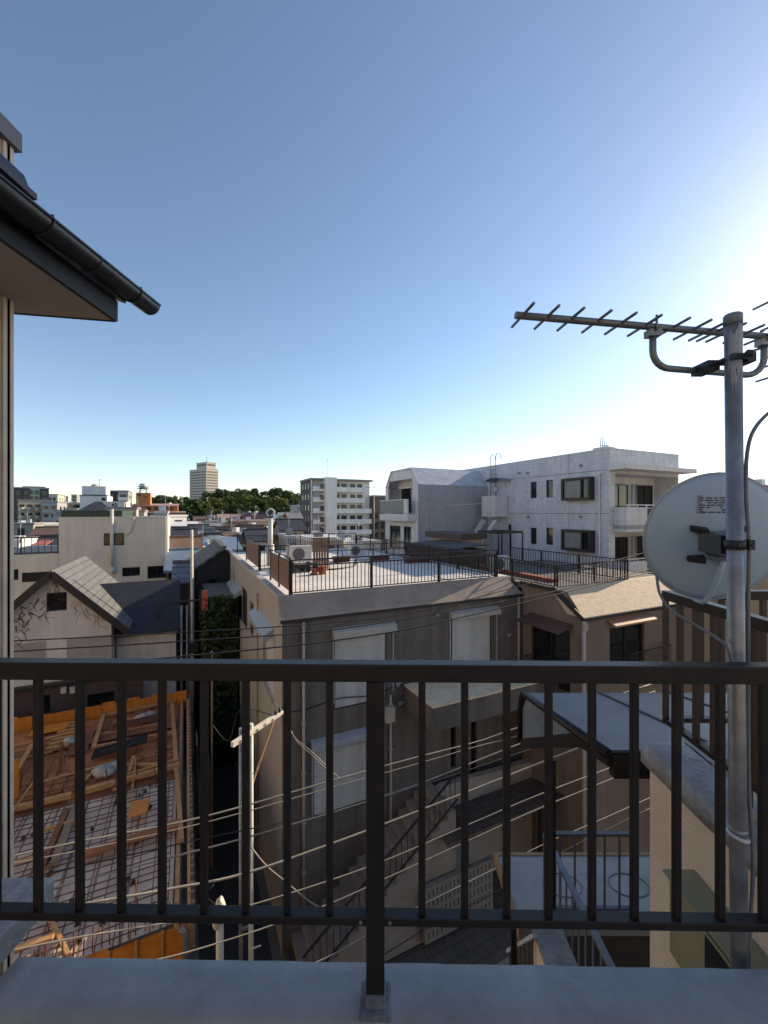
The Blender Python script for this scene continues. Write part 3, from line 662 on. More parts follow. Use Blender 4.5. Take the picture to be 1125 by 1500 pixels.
# awnings and vents on the side wall
for (px0, px1, py0, py1) in ((376, 401, 896, 916), (341, 353, 853, 860)):
    s_a = FB(px1, py1, B0)[0]; s_b = FB(px0, py0, B0)[0]; z = FB((px0 + px1) / 2, (py0 + py1) / 2, B0)[1]
    m = MB(); m.hexa([(B0 - .30, s_a, z - .34), (B0 - .001, s_a, z - .20), (B0 - .001, s_b, z - .20), (B0 - .30, s_b, z - .34)], [(B0 - .30, s_a, z - .16), (B0 - .001, s_a, z + .04), (B0 - .001, s_b, z + .04), (B0 - .30, s_b, z - .16)])
    m.build('awning', MATS['hood_grey'], house)
for px, py in ((379, 872), (343, 836)):
    s_a, z = FB(px, py, B0); m = MB(); m.box(B0 - .12, B0 - .001, s_a - .1, s_a + .1, z - .12, z + .08); m.tube([(B0 - .06, s_a, z - .1), (B0 - .06, s_a, z - 1.1), (B0 - .06, s_a, 0.2)], .035, 8); m.build('rain_hopper', MATS['hood'], house)
for (bb, z0, z1) in ((B0 + .55, .1, 8.6), (5.35, .1, 6.2), (B1 - .18, 4.7, 8.6)):
    m = MB(); m.tube([(bb, S0 - .06, z0), (bb, S0 - .06, z1)], .04, 8); z = z0 + .6
    while z < z1: m.box(bb - .055, bb + .055, S0 - .105, S0 - .001, z, z + .04); z += 1.3
    m.build('rain_pipe', MATS['hood'], house)
for px, py in ((582, 1002), (586, 1030), (440, 985), (640, 900), (745, 930), (612, 968)):
    b_, z = FS(px, py, S0); m = MB(); m.tube([(b_, S0 - .07, z), (b_, S0 - .001, z)], [.05, .075], 10); m.box(b_ - .08, b_ + .08, S0 - .1, S0 - .07, z + .03, z + .07); m.build('wall_vent', MATS['hood_grey'], house)
m = MB(); P = [gpx for gpx in [(FS(420 + 14 * i, 1042 - 3.1 * i + 3 * sin(i * .9), S0)) for i in range(25)]]; m.tube([(p[0], S0 - .03, p[1]) for p in P], .014, 5); m.build('wall_cable', MATS['cable_black'], house)
m = MB(); b_, z = FS(570, 1045, S0); m.box(b_ - .14, b_ + .14, S0 - .12, S0 - .001, z - .22, z + .22); m.build('meter_box', MATS['ac_white'], house)
# balcony slab box over the entrance
bx0, bx1 = 5.84, 10.40; m = MB(); m.box(bx0, bx1, 9.2, S0 - .001, 5.72, 6.36); m.build('balcony_wall', MATS['tile_brown'], house)
m = MB(); m.box(bx0 - .03, bx1, 9.17, S0 - .001, 6.362, 6.42); m.build('balcony_top', MATS['cream_slab_sunlit'], house)  # sunlight on the cream top is put into its warm colour
# lower storey that comes forward, arch, stair and screen wall
ps = 10.3; outl = [FS(px, py, ps) for px, py in ((566, 1325), (590, 1258), (608, 1212), (617, 1186), (630, 1166), (650, 1152), (680, 1143), (720, 1132), (790, 1112))]
outl = outl + [(outl[-1][0], .1), (outl[0][0] + .05, .1)]
m = MB(); m.hexa([(b, ps, z) for b, z in outl], [(b, ps + .2, z) for b, z in outl]); m.build('porch_wall', MATS['stucco_beige'], house)
zu, zd = FS(700, 1168, 10.29)[1], FS(700, 1218, 9.0)[1]; bl, br_ = FS(640, 1200, 10.0)[0], 13.6
m = MB(); m.slab([(bl - .3, 9.0, zd), (br_, 9.0, zd), (br_, 10.29, zu), (bl, 10.29, zu)], .12); m.build('porch_roof', M('tile_lean', (.13, .10, .085), .75, .2, 3, tile=(.3, .25, .02, .5, 'flat', 0)), house)
m = MB(); [m.box(x, x + .12, 9.2, 9.32, 0.1, zd - .13) for x in (bl + .4, bl + 3.2, br_ - .3)]; m.build('porch_post', MATS['trim_dark'], house)
m = MB(); wx0, wx1 = FS(622, 1250, 9.28)[0], FS(716, 1250, 9.28)[0]
z0, z1 = .35, 1.75; nn = 16; o = (wx1 - wx0) / nn
for i in range(nn + 1): m.box(wx0 + o * i - .05, wx0 + o * i + .05, 9.17, 9.29, z0, z1)
for j in range(6): m.box(wx0 - .05, wx1 + .05, 9.16, 9.285, z0 + j * .27 - .045, z0 + j * .27 + .045)
m.build('screen_block_wall', MATS['block_screen'], house)
m = MB()
for i in range(16): m.box(2.5 + .26 * i, 2.5 + .26 * (i + 1), 9.35, S0 - .004, .2, .3 + .19 * (i + 1))
m.build('outside_stair', MATS['mansard'], house)
sr = MB(); a, b = Vector((2.4, 9.32, 1.3)), Vector((6.7, 9.32, 4.4)); sr.bar(a, b, .05, .04); sr.bar(a - Vector((0, 0, .75)), b - Vector((0, 0, .75)), .04, .03)
for i in range(26):
    q = a.lerp(b, (i + .5) / 26); sr.bar(q, q - Vector((0, 0, .78)), .016, .016)
sr.build('stair_rail', MATS['trim_dark'], house)

# roof terrace railings (each run of railing is a thing) and what stands on the roof
RB = MATS['paint_brown']; RS = S0 + .50
railing('terrace_railing', 'dark metal railing along the front edge of the pale roof terrace', 'G', (B0 + .35, RS), (9.75, RS), ZR, .80, RB, sp=.12, post=2.35, w=.020, pw=.06, extra=.16)
railing('terrace_railing', 'railing down the right side of the roof terrace towards the corrugated shed', 'G', (9.75, RS + .1), (9.75, 24.4), ZR, .80, RB, sp=.14, post=2.3, w=.019, pw=.055)
railing('terrace_railing', 'railing across the far end of the roof terrace behind the fan units', 'G', (B0 + .35, 24.4), (9.7, 24.4), ZR, .95, RB, sp=.14, post=2.0, w=.016, pw=.05)
t = thing('screened_railing', 'brown slatted screen railing at the near left corner of the roof terrace', 'railing', 'G', (B0 + .3, 11.3, ZR))
for (ya, yb) in ((11.32, 12.7), (12.75, 14.1)):
    MB().box(B0 + .30, B0 + .325, ya, yb, ZR + .12, ZR + .88).build('screen_panel', MATS['screen'], t)
m = MB(); m.bar((B0 + .31, 11.28, ZR + .92), (B0 + .31, 14.15, ZR + .92), .05, .04); m.bar((B0 + .31, 11.28, ZR + 1.03), (B0 + .31, 14.15, ZR + 1.03), .035, .03); m.build('top_rail', RB, t)
for yy in (11.28, 12.72, 14.13): MB().bar((B0 + .31, yy, ZR), (B0 + .31, yy, ZR + 1.03), .05, .05).build('post', RB, t)
t = thing('screened_railing', 'brown slatted screen railing farther back on the left edge of the roof terrace', 'railing', 'G', (B0 + .3, 17, ZR))
MB().box(B0 + .30, B0 + .325, 16.6, 20.2, ZR + .12, ZR + .95).build('screen_panel', MATS['screen'], t)
MB().bar((B0 + .31, 16.5, ZR + 1.0), (B0 + .31, 20.3, ZR + 1.0), .05, .04).build('top_rail', RB, t)
for yy in (16.55, 20.25): MB().bar((B0 + .31, yy, ZR), (B0 + .31, yy, ZR + 1.0), .05, .05).build('post', RB, t)
railing('terrace_railing', 'short cross railing behind the near slatted screen on the roof terrace', 'G', (B0 + .35, 16.5), (B0 + 2.2, 16.5), ZR, .95, RB, sp=.15, post=1.8, w=.016, pw=.05)

def ac(label, px, py, z, yaw=0, legs=0.0, group='air conditioning units on the roof terrace'):
    b, s = PZ(px, py, z); t = thing('fan_unit', label, 'air conditioner', 'G', (b, s, z), group); z += legs
    m = MB(); m.box(b - .40, b + .40, s - .15, s + .15, z + .04, z + .66); cs = m.build('case', MATS['ac_white'], t, bevel=.015)
    m = MB(); m.tube([(b - .10, s - .152, z + .35), (b - .10, s - .162, z + .35)], .235, 24); gr = m.build('fan_grille', MATS['plastic_dark'], t)
    m = MB()
    for r in (.05, .11, .17, .225): m.tube([(b - .10 + r * cos(2 * pi * k / 24), s - .168, z + .35 + r * sin(2 * pi * k / 24)) for k in range(25)], .006, 4, False)
    m.build('grille_ring', MATS['ac_white'], gr)
    m = MB()
    for x in (-.3, .3): m.box(b + x - .03, b + x + .03, s - .2, s + .2, z - legs, z + .04)
    if legs: m.box(b - .42, b + .42, s - .2, s - .16, z - legs * .5, z - legs * .5 + .04)
    m.build('foot', MATS['trim_dark'], t); return t
ac('white fan unit standing near the far railing of the roof terrace', 522, 816, ZR)
ac('white fan unit on a low dark stand near the left of the roof terrace', 440, 838, ZR, legs=.35)
b, s = PZ(419, 832, ZR); t = thing('folding_chair', 'pale upright folded chair leaning beside the fan unit on the roof terrace', 'chair', 'G', (b, s, ZR))
m = MB(); m.hexa([(b - .04, s - .22, ZR + .05), (b + .04, s - .22, ZR + .05), (b + .04, s + .22, ZR + .05), (b - .04, s + .22, ZR + .05)], [(b + .06, s - .2, ZR + .95), (b + .14, s - .2, ZR + .95), (b + .14, s + .2, ZR + .95), (b + .06, s + .2, ZR + .95)]); m.build('backrest', MATS['ac_white'], t, bevel=.03)
m = MB(); m.bar((b - .1, s - .18, ZR), (b + .14, s - .18, ZR + .9), .03, .03); m.bar((b - .1, s + .18, ZR), (b + .14, s + .18, ZR + .9), .03, .03); m.build('leg', MATS['galv'], t)
b, s = PZ(396, 828, ZR); t = thing('roof_lamp', 'white post with a round caged lamp on the roof terrace', 'lamp', 'G', (b, s, ZR))
zt = _z(757, s * cos(GA) + b * sin(GA)); m = MB(); m.tube([(b, s, ZR), (b, s, zt)], .10, 14); m.tube([(b, s, ZR), (b, s, ZR + .9)], .16, 14); m.build('post', MATS['ac_white'], t)
zc = zt + .17; m = MB(); m.tube([(b + .16 * cos(2 * pi * k / 20), s - .05, zc + .16 * sin(2 * pi * k / 20)) for k in range(21)], .035, 8, False); m.build('ring', MATS['ac_white'], t)
m = MB(); m.ball((b, s - .03, zc), .07, .07, .07); [m.bar((b, s - .05, zc), (b + .16 * cos(q), s - .05, zc + .16 * sin(q)), .015, .015) for q in (0.5, 2.6, 4.7)]; m.build('lamp_head', MATS['plastic_dark'], t)
m = MB(); m.box(b - .1, b + .1, s - .1, s + .1, zt - .05, zt + .03); m.build('lamp_bracket', MATS['plastic_dark'], t)
for i, (px, py, r) in enumerate(((472, 841, .17), (461, 842, .13))):
    b, s = PZ(px, py, ZR); t = thing('plant_pot', ('larger' if i == 0 else 'smaller') + ' terracotta pot on the roof terrace floor', 'pot', 'G', (b, s, ZR), 'pots on the roof terrace')
    m = MB(); m.tube([(b, s, ZR), (b, s, ZR + r * 1.5)], [r * .7, r], 16); m.build('bowl', MATS['terracotta'], t); m = MB(); m.tube([(b, s, ZR + r * 1.45), (b, s, ZR + r * 1.75)], r * 1.1, 16); m.build('rim', MATS['terracotta'], t)
b, s = PZ(452, 836, ZR); m = MB(); 
t = thing('pallet_rack', 'dark low rack lying beside the pots on the roof terrace', 'rack', 'G', (b, s, ZR))
for i in range(6): m.box(b - .9, b + .5, s + .16 * i, s + .16 * i + .1, ZR + .18, ZR + .21)
m.build('slats', MATS['screen'], t); m = MB(); [m.box(b + x, b + x + .08, s, s + .9, ZR, ZR + .178) for x in (-.9, -.25, .42)]; m.build('bearer', MATS['trim_dark'], t)

b, s_ = PZ(459, 834, ZR); t = thing('wooden_rack', 'tall brown slatted rack standing right of the fan unit on the roof terrace', 'rack', 'G', (b, s_, ZR))
m = MB(); [m.box(b + .11 * i, b + .11 * i + .08, s_, s_ + .03, ZR, ZR + 1.25) for i in range(6)]; m.build('slats', MATS['screen'], t)
m = MB(); [m.box(b - .02, b + .68, s_ + .031, s_ + .5, ZR + z, ZR + z + .03) for z in (.3, .75, 1.2)]; m.build('shelf', MATS['ply_terrace'] if 'ply_terrace' in MATS else M('ply_terrace', (.20, .11, .06), .7, .2, 4), t)
for px, py, w_, lab in ((500, 823, .8, 'dark red planter box left of the far fan unit'), (556, 822, .9, 'dark red planter box right of the far fan unit'), (610, 824, 1.2, 'long dark planter box before the corrugated shed')):
    b, s_ = PZ(px, py, ZR); t = thing('planter', lab, 'planter', 'G', (b, s_, ZR), 'planters on the roof terrace'); m = MB(); m.hexa([(b - w_ / 2 + .04, s_ - .14, ZR), (b + w_ / 2 - .04, s_ - .14, ZR), (b + w_ / 2 - .04, s_ + .14, ZR), (b - w_ / 2 + .04, s_ + .14, ZR)], [(b - w_ / 2, s_ - .17, ZR + .26), (b + w_ / 2, s_ - .17, ZR + .26), (b + w_ / 2, s_ + .17, ZR + .26), (b - w_ / 2, s_ + .17, ZR + .26)]); m.build('box', MATS['planter_red'] if 'planter_red' in MATS else M('planter_red', (.10, .03, .025), .7, .2), t)
P = [(*PZ(px, py, ZR), ZR + .03) for px, py in ((455, 842), (475, 836), (497, 834), (520, 829), (522, 820))]
solo('hose', MB().tube(spline(P, 5), .03, 6), MATS['cable_black'], 'dark hose trailing over the roof terrace floor to the far fan unit', 'hose', 'G', P[2])
railing('laundry_rail', 'dark double rail crossing the roof terrace in front of the far fan unit', 'G', (4.4, 17.6), (9.6, 17.6), ZR, .55, RB, sp=.6, post=1.7, w=.02, pw=.05, extra=.25)
# ---------------------------------------------------------------- right wing of the brown house (sunlit tan mansard)
WS, WB, WE, WR = 8.35, 10.42, 16.5, 9.08
wing = thing('tan_roof_house', 'brown house with a sunlit tan sloping roof edge, left of the satellite dish', 'house', 'G', (WB, WS, 0))
fwn = wf(893, 944, 916, 962, WS); fwn = (fwn[0], fwn[1], fwn[3] - 1.35, fwn[3])
lwn = wl(778, 835, 916, 975, WB); lwn = (lwn[0], min(lwn[1], 10.7), lwn[3] - 1.9, lwn[3])
T = side_T('front', WB, WE, WS, 15.4); mb = MB(); wall_side(mb, T, WB, WE, 4.46, 8.45, [fwn]); wall_side(mb, T, WB, WE, 0, 4.46, [])
T2 = side_T('left', WB, WE, WS, 15.4); wall_side(mb, T2, WS, S0 - .003, 0, 8.45, [lwn])
mb.poly([(WE, WS, 0), (WE, 15.4, 0), (WE, 15.4, WR), (WE, WS + .5, WR), (WE, WS, 8.45)]); mb.poly([(WB, WS, 8.45), (WB, S0, 8.45), (WB, S0, WR), (WB, WS + .55, WR)]); mb.poly([(WB, 15.4, 0), (WE, 15.4, 0), (WE, 15.4, WR), (WB, 15.4, WR)])
mb.build('wall', M('stucco_brown', (.23, .175, .14), .88, .1, 1.5, bump=.2, streak=.15), wing, recalc=False)
win(wing, T, fwn, mull=1, pm=MATS['glass']); win(wing, T2, lwn, mull=1, pm=MATS['glass'])
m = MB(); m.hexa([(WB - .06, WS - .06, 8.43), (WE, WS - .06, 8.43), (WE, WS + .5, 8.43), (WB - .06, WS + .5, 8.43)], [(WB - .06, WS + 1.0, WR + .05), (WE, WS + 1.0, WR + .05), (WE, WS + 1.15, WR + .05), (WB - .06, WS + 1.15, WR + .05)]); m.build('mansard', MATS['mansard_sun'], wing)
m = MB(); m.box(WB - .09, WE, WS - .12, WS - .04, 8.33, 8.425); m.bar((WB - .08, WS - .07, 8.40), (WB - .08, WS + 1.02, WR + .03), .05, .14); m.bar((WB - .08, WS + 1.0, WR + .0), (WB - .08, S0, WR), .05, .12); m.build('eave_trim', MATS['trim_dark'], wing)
m = MB(); m.box(WB + .02, WE - .02, WS + 1.1, 15.38, WR - .2, WR - .02); m.build('roof_deck', MATS['roof_gravel'], wing)
m = MB(); m.tube([(WB - .06, WS - .09, 8.35), (WB - .06, WS - .09, 0.1)], .05, 10); m.box(WB - .14, WB + .02, WS - .17, WS - .125, 8.08, 8.3); m.build('drain_pipe', MATS['hood'], wing)
m = MB(); m.slab([(fwn[0] - .15, WS - .32, fwn[3] + .17), (fwn[1] + .15, WS - .32, fwn[3] + .17), (fwn[1] + .15, WS - .002, fwn[3] + .28), (fwn[0] - .15, WS - .002, fwn[3] + .28)], .05); m.build('awning', M('awning_pink', (.42, .24, .17), .6, .1), wing)
m = MB(); m.slab([(WB - .6, lwn[0] - .1, lwn[3] + .06), (WB - .002, lwn[0] - .1, lwn[3] + .24), (WB - .002, lwn[1] + .02, lwn[3] + .24), (WB - .6, lwn[1] + .02, lwn[3] + .06)], .06); m.build('awning', M('awning_brown', (.12, .06, .045), .6, .1), wing)
def winrail(root, T, a0, a1, z0, z1, d=.28):
    m = MB(); m.tbox(T, a0, a1, z1 - .03, z1, d, d + .03); m.tbox(T, a0, a1, z0, z0 + .03, d, d + .03); [m.tbox(T, a, a + .03, z1 - .03, z1, 0, d) for a in (a0, a1 - .03)]
    n = int((a1 - a0) / .1)
    for i in range(n + 1): a = a0 + (a1 - a0 - .014) * i / n; m.tbox(T, a, a + .014, z0, z1 - .03, d + .006, d + .02)
    m.build('window_rail', MATS['trim_dark'], root)
winrail(wing, T, fwn[0] + .5, fwn[1] + .9, fwn[2] - .25, fwn[2] + .6); winrail(wing, T2, lwn[0] - .1, lwn[1], lwn[2] - .3, lwn[2] + .75)
WZ = WR - .02
railing('wing_roof_railing', 'dark railing along the front of the gravel roof, right of the roof terrace', 'G', (WB + .15, WS + 1.05), (14.0, WS + 1.05), WZ, .75, RB, sp=.13, post=2, w=.018, pw=.045)
railing('wing_roof_railing', 'dark railing along the left side of the gravel roof beside the corrugated shed', 'G', (WB + .15, WS + 1.15), (WB + .15, 15.2), WZ, .75, RB, sp=.14, post=2, w=.018, pw=.045)
railing('wing_roof_railing', 'dark railing along the far right side of the gravel roof, below the white building', 'G', (14.0, WS + 1.15), (14.0, 15.2), WZ, .75, RB, sp=.14, post=2, w=.018, pw=.045)
m = MB(); m.box(WB + 1.0, WB + 1.3, WS + 2.0, 15.0, WZ, WZ + .12); solo('roof_pipe', m, MATS['terracotta'], 'rusty red channel lying along the gravel roof', 'channel', 'G', (WB + 1.1, 12, WZ))
# roof hut with dark fascia behind, corrugated shed and pergola frame
hut = thing('roof_hut', 'beige roof hut with a dark brown flat roof edge in front of the white building', 'hut', 'G', (12.4, 18, 0))
M('hut_beige', (.50, .42, .31), .85, .08, 2, tile=(.45, .22, .01, .8, 'wall', .5)); M('corrug_brown', (.12, .085, .065), .6, .15, 3, wave=('Y', 7, .5))
body(hut, 13.2, 14.6, 18.0, 21.2, 0, 10.02, MATS['hut_beige'], {'left': []})
m = MB(); m.box(13.0, 14.75, 17.8, 21.4, 10.03, 10.34); m.build('roof', M('fascia_brown', (.07, .055, .05), .6, .15), hut)
sh = thing('corrugated_shed', 'brown corrugated metal shed at the right end of the roof terrace', 'shed', 'G', (11.0, 18, 0))
m = MB(); y = 15.6
while y < 19.4: m.box(10.55, 10.62 + (.03 if int(y * 10) % 2 else 0), y, y + .13, 0, ZR + .55); y += .15
m.build('wall', MATS['corrug_brown'], sh); m = MB(); m.slab([(10.5, 15.5, ZR + .6), (13.0, 15.5, ZR + .75), (13.0, 19.5, ZR + .75), (10.5, 19.5, ZR + .6)], .05); m.build('roof', MATS['trim_dark'], sh)
m = MB(); m.box(10.63, 12.9, 15.65, 19.3, 0, ZR + .52); m.build('inner_wall', MATS['fascia_brown'], sh)
pg = thing('pergola_frame', 'dark metal pergola frame beside the beige roof hut', 'pergola', 'G', (14.9, 17.4, WR))
m = MB(); z = 10.42
for (a, b) in (((14.6, 16.8), (16.3, 16.8)), ((14.6, 18.4), (16.3, 18.4)), ((14.6, 16.8), (14.6, 18.4)), ((16.3, 16.8), (16.3, 18.4))): m.bar((*a, z), (*b, z), .07, .12)
m.build('beam', MATS['trim_dark'], pg)
for a in ((16.3, 16.8), (16.3, 18.4), (14.66, 16.8)): MB().bar((*a, 0), (*a, z - .06), .06, .06).build('post', MATS['trim_dark'], pg)
ac('grey fan unit in shade beside the beige roof hut', 731, 838, WZ, group='air conditioning units on the roof terrace')
# aerial on the hut roof
an2 = thing('tv_antenna', 'small bright yagi antenna on a thin pole above the beige roof hut', 'antenna', 'G', (14.3, 18.4, 10.34))
m = MB(); m.tube([(14.3, 18.4, 10.34), (14.3, 18.4, 11.95)], .018, 6); m.build('pole', MATS['galv'], an2)
m = MB(); m.bar((13.1, 19.2, 11.86), (14.9, 18.0, 11.98), .03, .03); m.build('boom', MATS['ac_white'], an2)
m = MB()
for i in range(10):
    q = Vector((13.15 + .18 * i, 19.17 - .12 * i, 11.87 + .012 * i)); m.bar(q - Vector((.12, .16, 0)), q + Vector((.12, .16, 0)), .014, .014)
m.bar((14.75, 18.0, 11.75), (14.95, 17.9, 12.25), .05, .05); m.build('rod', MATS['ac_white'], an2)

# ---------------------------------------------------------------- utility pole, wires
pole = thing('utility_pole', 'sunlit white steel utility pole with a slanting crossarm at the alley corner', 'pole', 'G', (.94, 7.76, 0))
M('pole_white', (.62, .58, .48), .5, .18, 5)
def gp(px, py, s): b, z = FS(px, py, s); return Vector((b, s, z))
pt = gp(367.5, 1060, 7.76)
m = MB(); m.tube([(pt.x, 7.76, 0), (pt.x, 7.76, pt.z)], [.05, .042], 14); m.build('shaft', MATS['pole_white'], pole)
pq = gp(353, 1067, 7.76)
m = MB(); m.tube([(pq.x, 7.77, 0), (pq.x, 7.77, pq.z)], .035, 12); [m.box(pq.x, pt.x - .03, 7.74, 7.78, z, z + .05) for z in (1.2, 2.6, 4, 5.4, 6.8)]; m.build('conduit', MATS['galv'], pole)
zc = 7.55; ca, cb = Vector((*PZ(340, 1091, zc), zc)), Vector((*PZ(417, 1040, zc), zc)); cd = (cb - ca).normalized()
m = MB(); m.bar(ca, cb, .06, .085); [m.bar(ca.lerp(cb, f) - Vector((-.028, .035, .0)) - cd * .05, ca.lerp(cb, f) - Vector((-.028, .035, .0)) + cd * .05, .02, .03) for f in (.15, .3, .45, .6, .75)]; ar = m.build('crossarm', MATS['pole_white'], pole)
m = MB(); m.bar(ca.lerp(cb, .78) - Vector((0, 0, .04)), (pt.x + .03, 7.76, 6.6), .03, .03); m.build('brace', MATS['wood_edge'], pole)
m = MB()
for f in (.80, .88, .96): q = ca.lerp(cb, f); m.tube([q + Vector((0, -.02, .03)), q + Vector((0, -.03, .09)), q + Vector((0, -.03, .13))], [.018, .03, .016], 8)
m.box(cb.x - .06, cb.x + .07, cb.y - .16, cb.y - .07, cb.z - .16, cb.z - .03); m.build('insulator', MATS['plastic_dark'], pole)
m = MB(); [m.bar((pt.x - .05, 7.68, z), (pt.x + .16 * (1 if i % 2 else -1), 7.66, z), .018, .018) for i, z in enumerate((1.2, 1.7, 2.2, 2.7, 3.2, 3.7))]; m.build('step_bolt', MATS['pole_white'], pole)
def wire(P, label, mat, r=.011, name='overhead_wire', group='overhead wires along the street'):
    p0 = P[len(P) // 2]
    m = MB(); m.tube(spline(P, 6), r, 6); return solo(name, m, MATS[mat], label, 'wire', 'G', (p0[0], p0[1], 0) if False else tuple(p0), group)
wire([gp(-30, 941, 6.5), gp(255, 927, 6.5), gp(520, 909, 6.5), gp(660, 885, 6.5), gp(855, 833, 6.5), gp(1000, 795, 6.5)], 'uppermost thin black wire crossing in front of the terrace house', 'cable_black', .008)
wire([gp(-30, 957, 6.4), gp(290, 938, 6.4), gp(500, 921, 6.4), gp(700, 888, 6.4), gp(840, 860, 6.4), gp(1000, 822, 6.4)], 'second black wire from the top, crossing the dark roof and the two shuttered windows', 'cable_black', .0095)
wire([gp(-30, 985, 6.3), gp(230, 965, 6.3), gp(500, 937, 6.3), gp(660, 908, 6.3), gp(910, 848, 6.3), gp(1000, 830, 6.3)], 'third black wire, just above the guardrail, crossing the shuttered windows', 'cable_black', .011)
L7 = [([(-20, 1262), (120, 1232), (300, 1196), (495, 1141), (600, 1112), (700, 1086), (770, 1062), (960, 1000)], 'twin', 'bright taut bundled wire just below the crossarm of the white pole', .012),
      ([(-20, 1272), (120, 1245), (300, 1205), (495, 1151), (600, 1122), (700, 1093), (770, 1074), (960, 1012)], 'w', 'thin wire closely under the bright bundled wire at crossarm height', .008),
      ([(-20, 1300), (120, 1268), (300, 1228), (420, 1203), (520, 1181), (620, 1150), (760, 1103), (960, 1035)], 'd', 'dark wire below the crossarm bundle, crossing the lower shutter', .009),
      ([(-20, 1325), (120, 1290), (250, 1256), (357, 1228), (500, 1186), (620, 1146), (760, 1090), (960, 1015)], 'w', 'bright wire sloping up past the lower shutter to the canopy', .012),
      ([(-20, 1352), (120, 1325), (250, 1302), (357, 1280), (480, 1238), (600, 1193), (740, 1138), (960, 1050)], 'thick', 'thickest pale cable, rising from the building site to the terrace canopy', .018),
      ([(-20, 1400), (120, 1372), (300, 1342), (420, 1310), (560, 1262), (700, 1202), (800, 1160), (960, 1100)], 'w', 'pale wire crossing the arch and the narrow windows low down', .010),
      ([(-20, 1440), (200, 1412), (340, 1375), (480, 1325), (580, 1280), (700, 1225), (800, 1180), (960, 1115)], 'w', 'lowest pale wire, passing above the block screen wall', .010),
      ([(380, 1440), (480, 1402), (580, 1345), (700, 1285), (800, 1235), (870, 1205), (960, 1165)], 'w', 'pale wire below the block screen wall, beside the lower roof', .009),
      ([(560, 1400), (650, 1345), (720, 1310), (800, 1260), (960, 1180)], 'd', 'dim short wire near the paving, beside the lower roof', .009)]
for i, (pl, k, lab, r) in enumerate(L7):
    wire([gp(px, py, 6.9 - .05 * i) for px, py in pl], lab, 'cable_black' if k == 'd' else 'cable_lit', r)
wire([tuple(cb - Vector((0, .1, .1))), gp(430, 1078, 8.0), gp(455, 1100, 7.3), gp(478, 1122, 7.1), gp(497, 1140, 6.92)], 'drooping service wire from the crossarm down to the bundled wire', 'cable_lit', .009, 'service_wire', 'service wires')
wire([tuple(cb - Vector((-.03, .1, .12))), gp(432, 1082, 8.0), gp(458, 1107, 7.3), gp(480, 1128, 7.1), gp(499, 1141, 6.91)], 'drooping service wire twisted beside the first, from the crossarm to the bundled wire', 'cable_lit', .007, 'service_wire', 'service wires')
wire([gp(367, 1240, 7.6), gp(390, 1268, 7.4), gp(420, 1293, 7.2), (gp(450, 1318, 7.0)), gp(470, 1330, 6.9)], 'tangled service wire hanging low to the right of the white pole', 'cable_lit', .012, 'service_wire', 'service wires')
wire([gp(310, 1060, 9.5), gp(335, 1085, 9.2), gp(352, 1040, 9.0), tuple(ca.lerp(cb, .8))], 'slack dark wire looping from the alley to the crossarm', 'cable_black', .009, 'service_wire', 'service wires')
m = MB()
for (x, y) in ((497, 1141), (462, 1322), (305, 1205)):
    pass
sp = thing('short_pole', 'pale short pole with a wrapped top beside the building site, low in the alley', 'pole', 'G', tuple(gp(322, 1420, 7.4)[:2]) + (0,))
q = gp(322, 1322, 7.4); m = MB(); m.tube([(q.x, 7.4, 0), (q.x, 7.4, q.z)], .06, 12); m.build('shaft', MATS['pole_white'], sp)
m = MB(); m.ball((q.x, 7.38, q.z - .12), .10, .09, .22, 10, 6, .12); m.ball((q.x - .06, 7.34, q.z - .22), .06, .06, .16, 8, 6, .15); m.build('cable_box', MATS['pole_white'], sp)
m = MB(); m.tube([(q.x - .1, 7.3, q.z + .1), (q.x - .25, 7.3, q.z + .3), (q.x - .1, 7.3, q.z + .42)], .014, 6); m.build('hook', MATS['cable_black'], sp)
# ================================================================= BUILDING SITE
M('form_orange', (.62, .22, .025), .62, .22, 3, streak=.25); M('ply', (.36, .14, .05), .8, .45, 1.6, bump=.1); M('ply_dark', (.20, .085, .04), .85, .35, 2)
M('deck_steel', (.74, .59, .46), .5, .25, 1.5, tile=(.62, 40, .03, .35, 'flat', 0)); M('rebar', (.15, .065, .038), .75, .35, 20); M('timber', (.47, .26, .11), .8, .25, 6); M('timber_grey', (.26, .19, .13), .85, .3, 6)
M('sack', (.40, .38, .36), .7, .15, 9, bump=.5, bscale=18); M('sheet_orange', (.62, .22, .03), .55, .1); M('concrete_raw', (.22, .21, .20), .92, .25, 2, bump=.2)
ZD = 4.0; SX0, SX1, SY0, SY1 = -16.0, .12, 8.35, 18.1
SM = 13.0                                              # plywood beyond, steel deck before
site = thing('formwork_deck', 'building site deck of plywood and steel sheet covered with reinforcing bars', 'formwork', 'G', (-6, 13, 0))
m = MB(); m.box(SX0, SX1 - .2, SY0 + .12, SY1 - .1, ZD - .55, ZD - .06); m.build('substructure', MATS['concrete_raw'], site)
m = MB(); m.poly([(SX0, SY0 + .1, ZD), (SX1 - .35, SY0 + .1, ZD), (SX1 - .35, SM, ZD), (SX0, SM, ZD)]); m.build('steel_deck', MATS['deck_steel'], site)
m = MB(); m.box(SX0, SX1 - .35, SM + .01, SY1 - .1, ZD - .05, ZD - .004)
for i in range(22):                                    # loose sheets of plywood with gaps
    x = random.uniform(SX0, SX1 - 2.4); y = random.uniform(SM + .1, SY1 - 1.2); m.box(x, x + 1.8, y, y + .9, ZD, ZD + .012 + .002 * i)
m.build('plywood', MATS['ply'], site)
m = MB()
for i in range(9):                                     # flat dark sheets in place of beam pits
    x = -14.5 + 1.6 * i; y = SM + .6 + (i % 3) * 1.9; m.box(x, x + .5, y, y + 1.5, ZD + .062, ZD + .07)
m.box(SX0, SX1 - .4, SM + 3.0, SM + 3.45, ZD + .072, ZD + .08); m.build('beam_pit_sheet', MATS['ply_dark'], site)
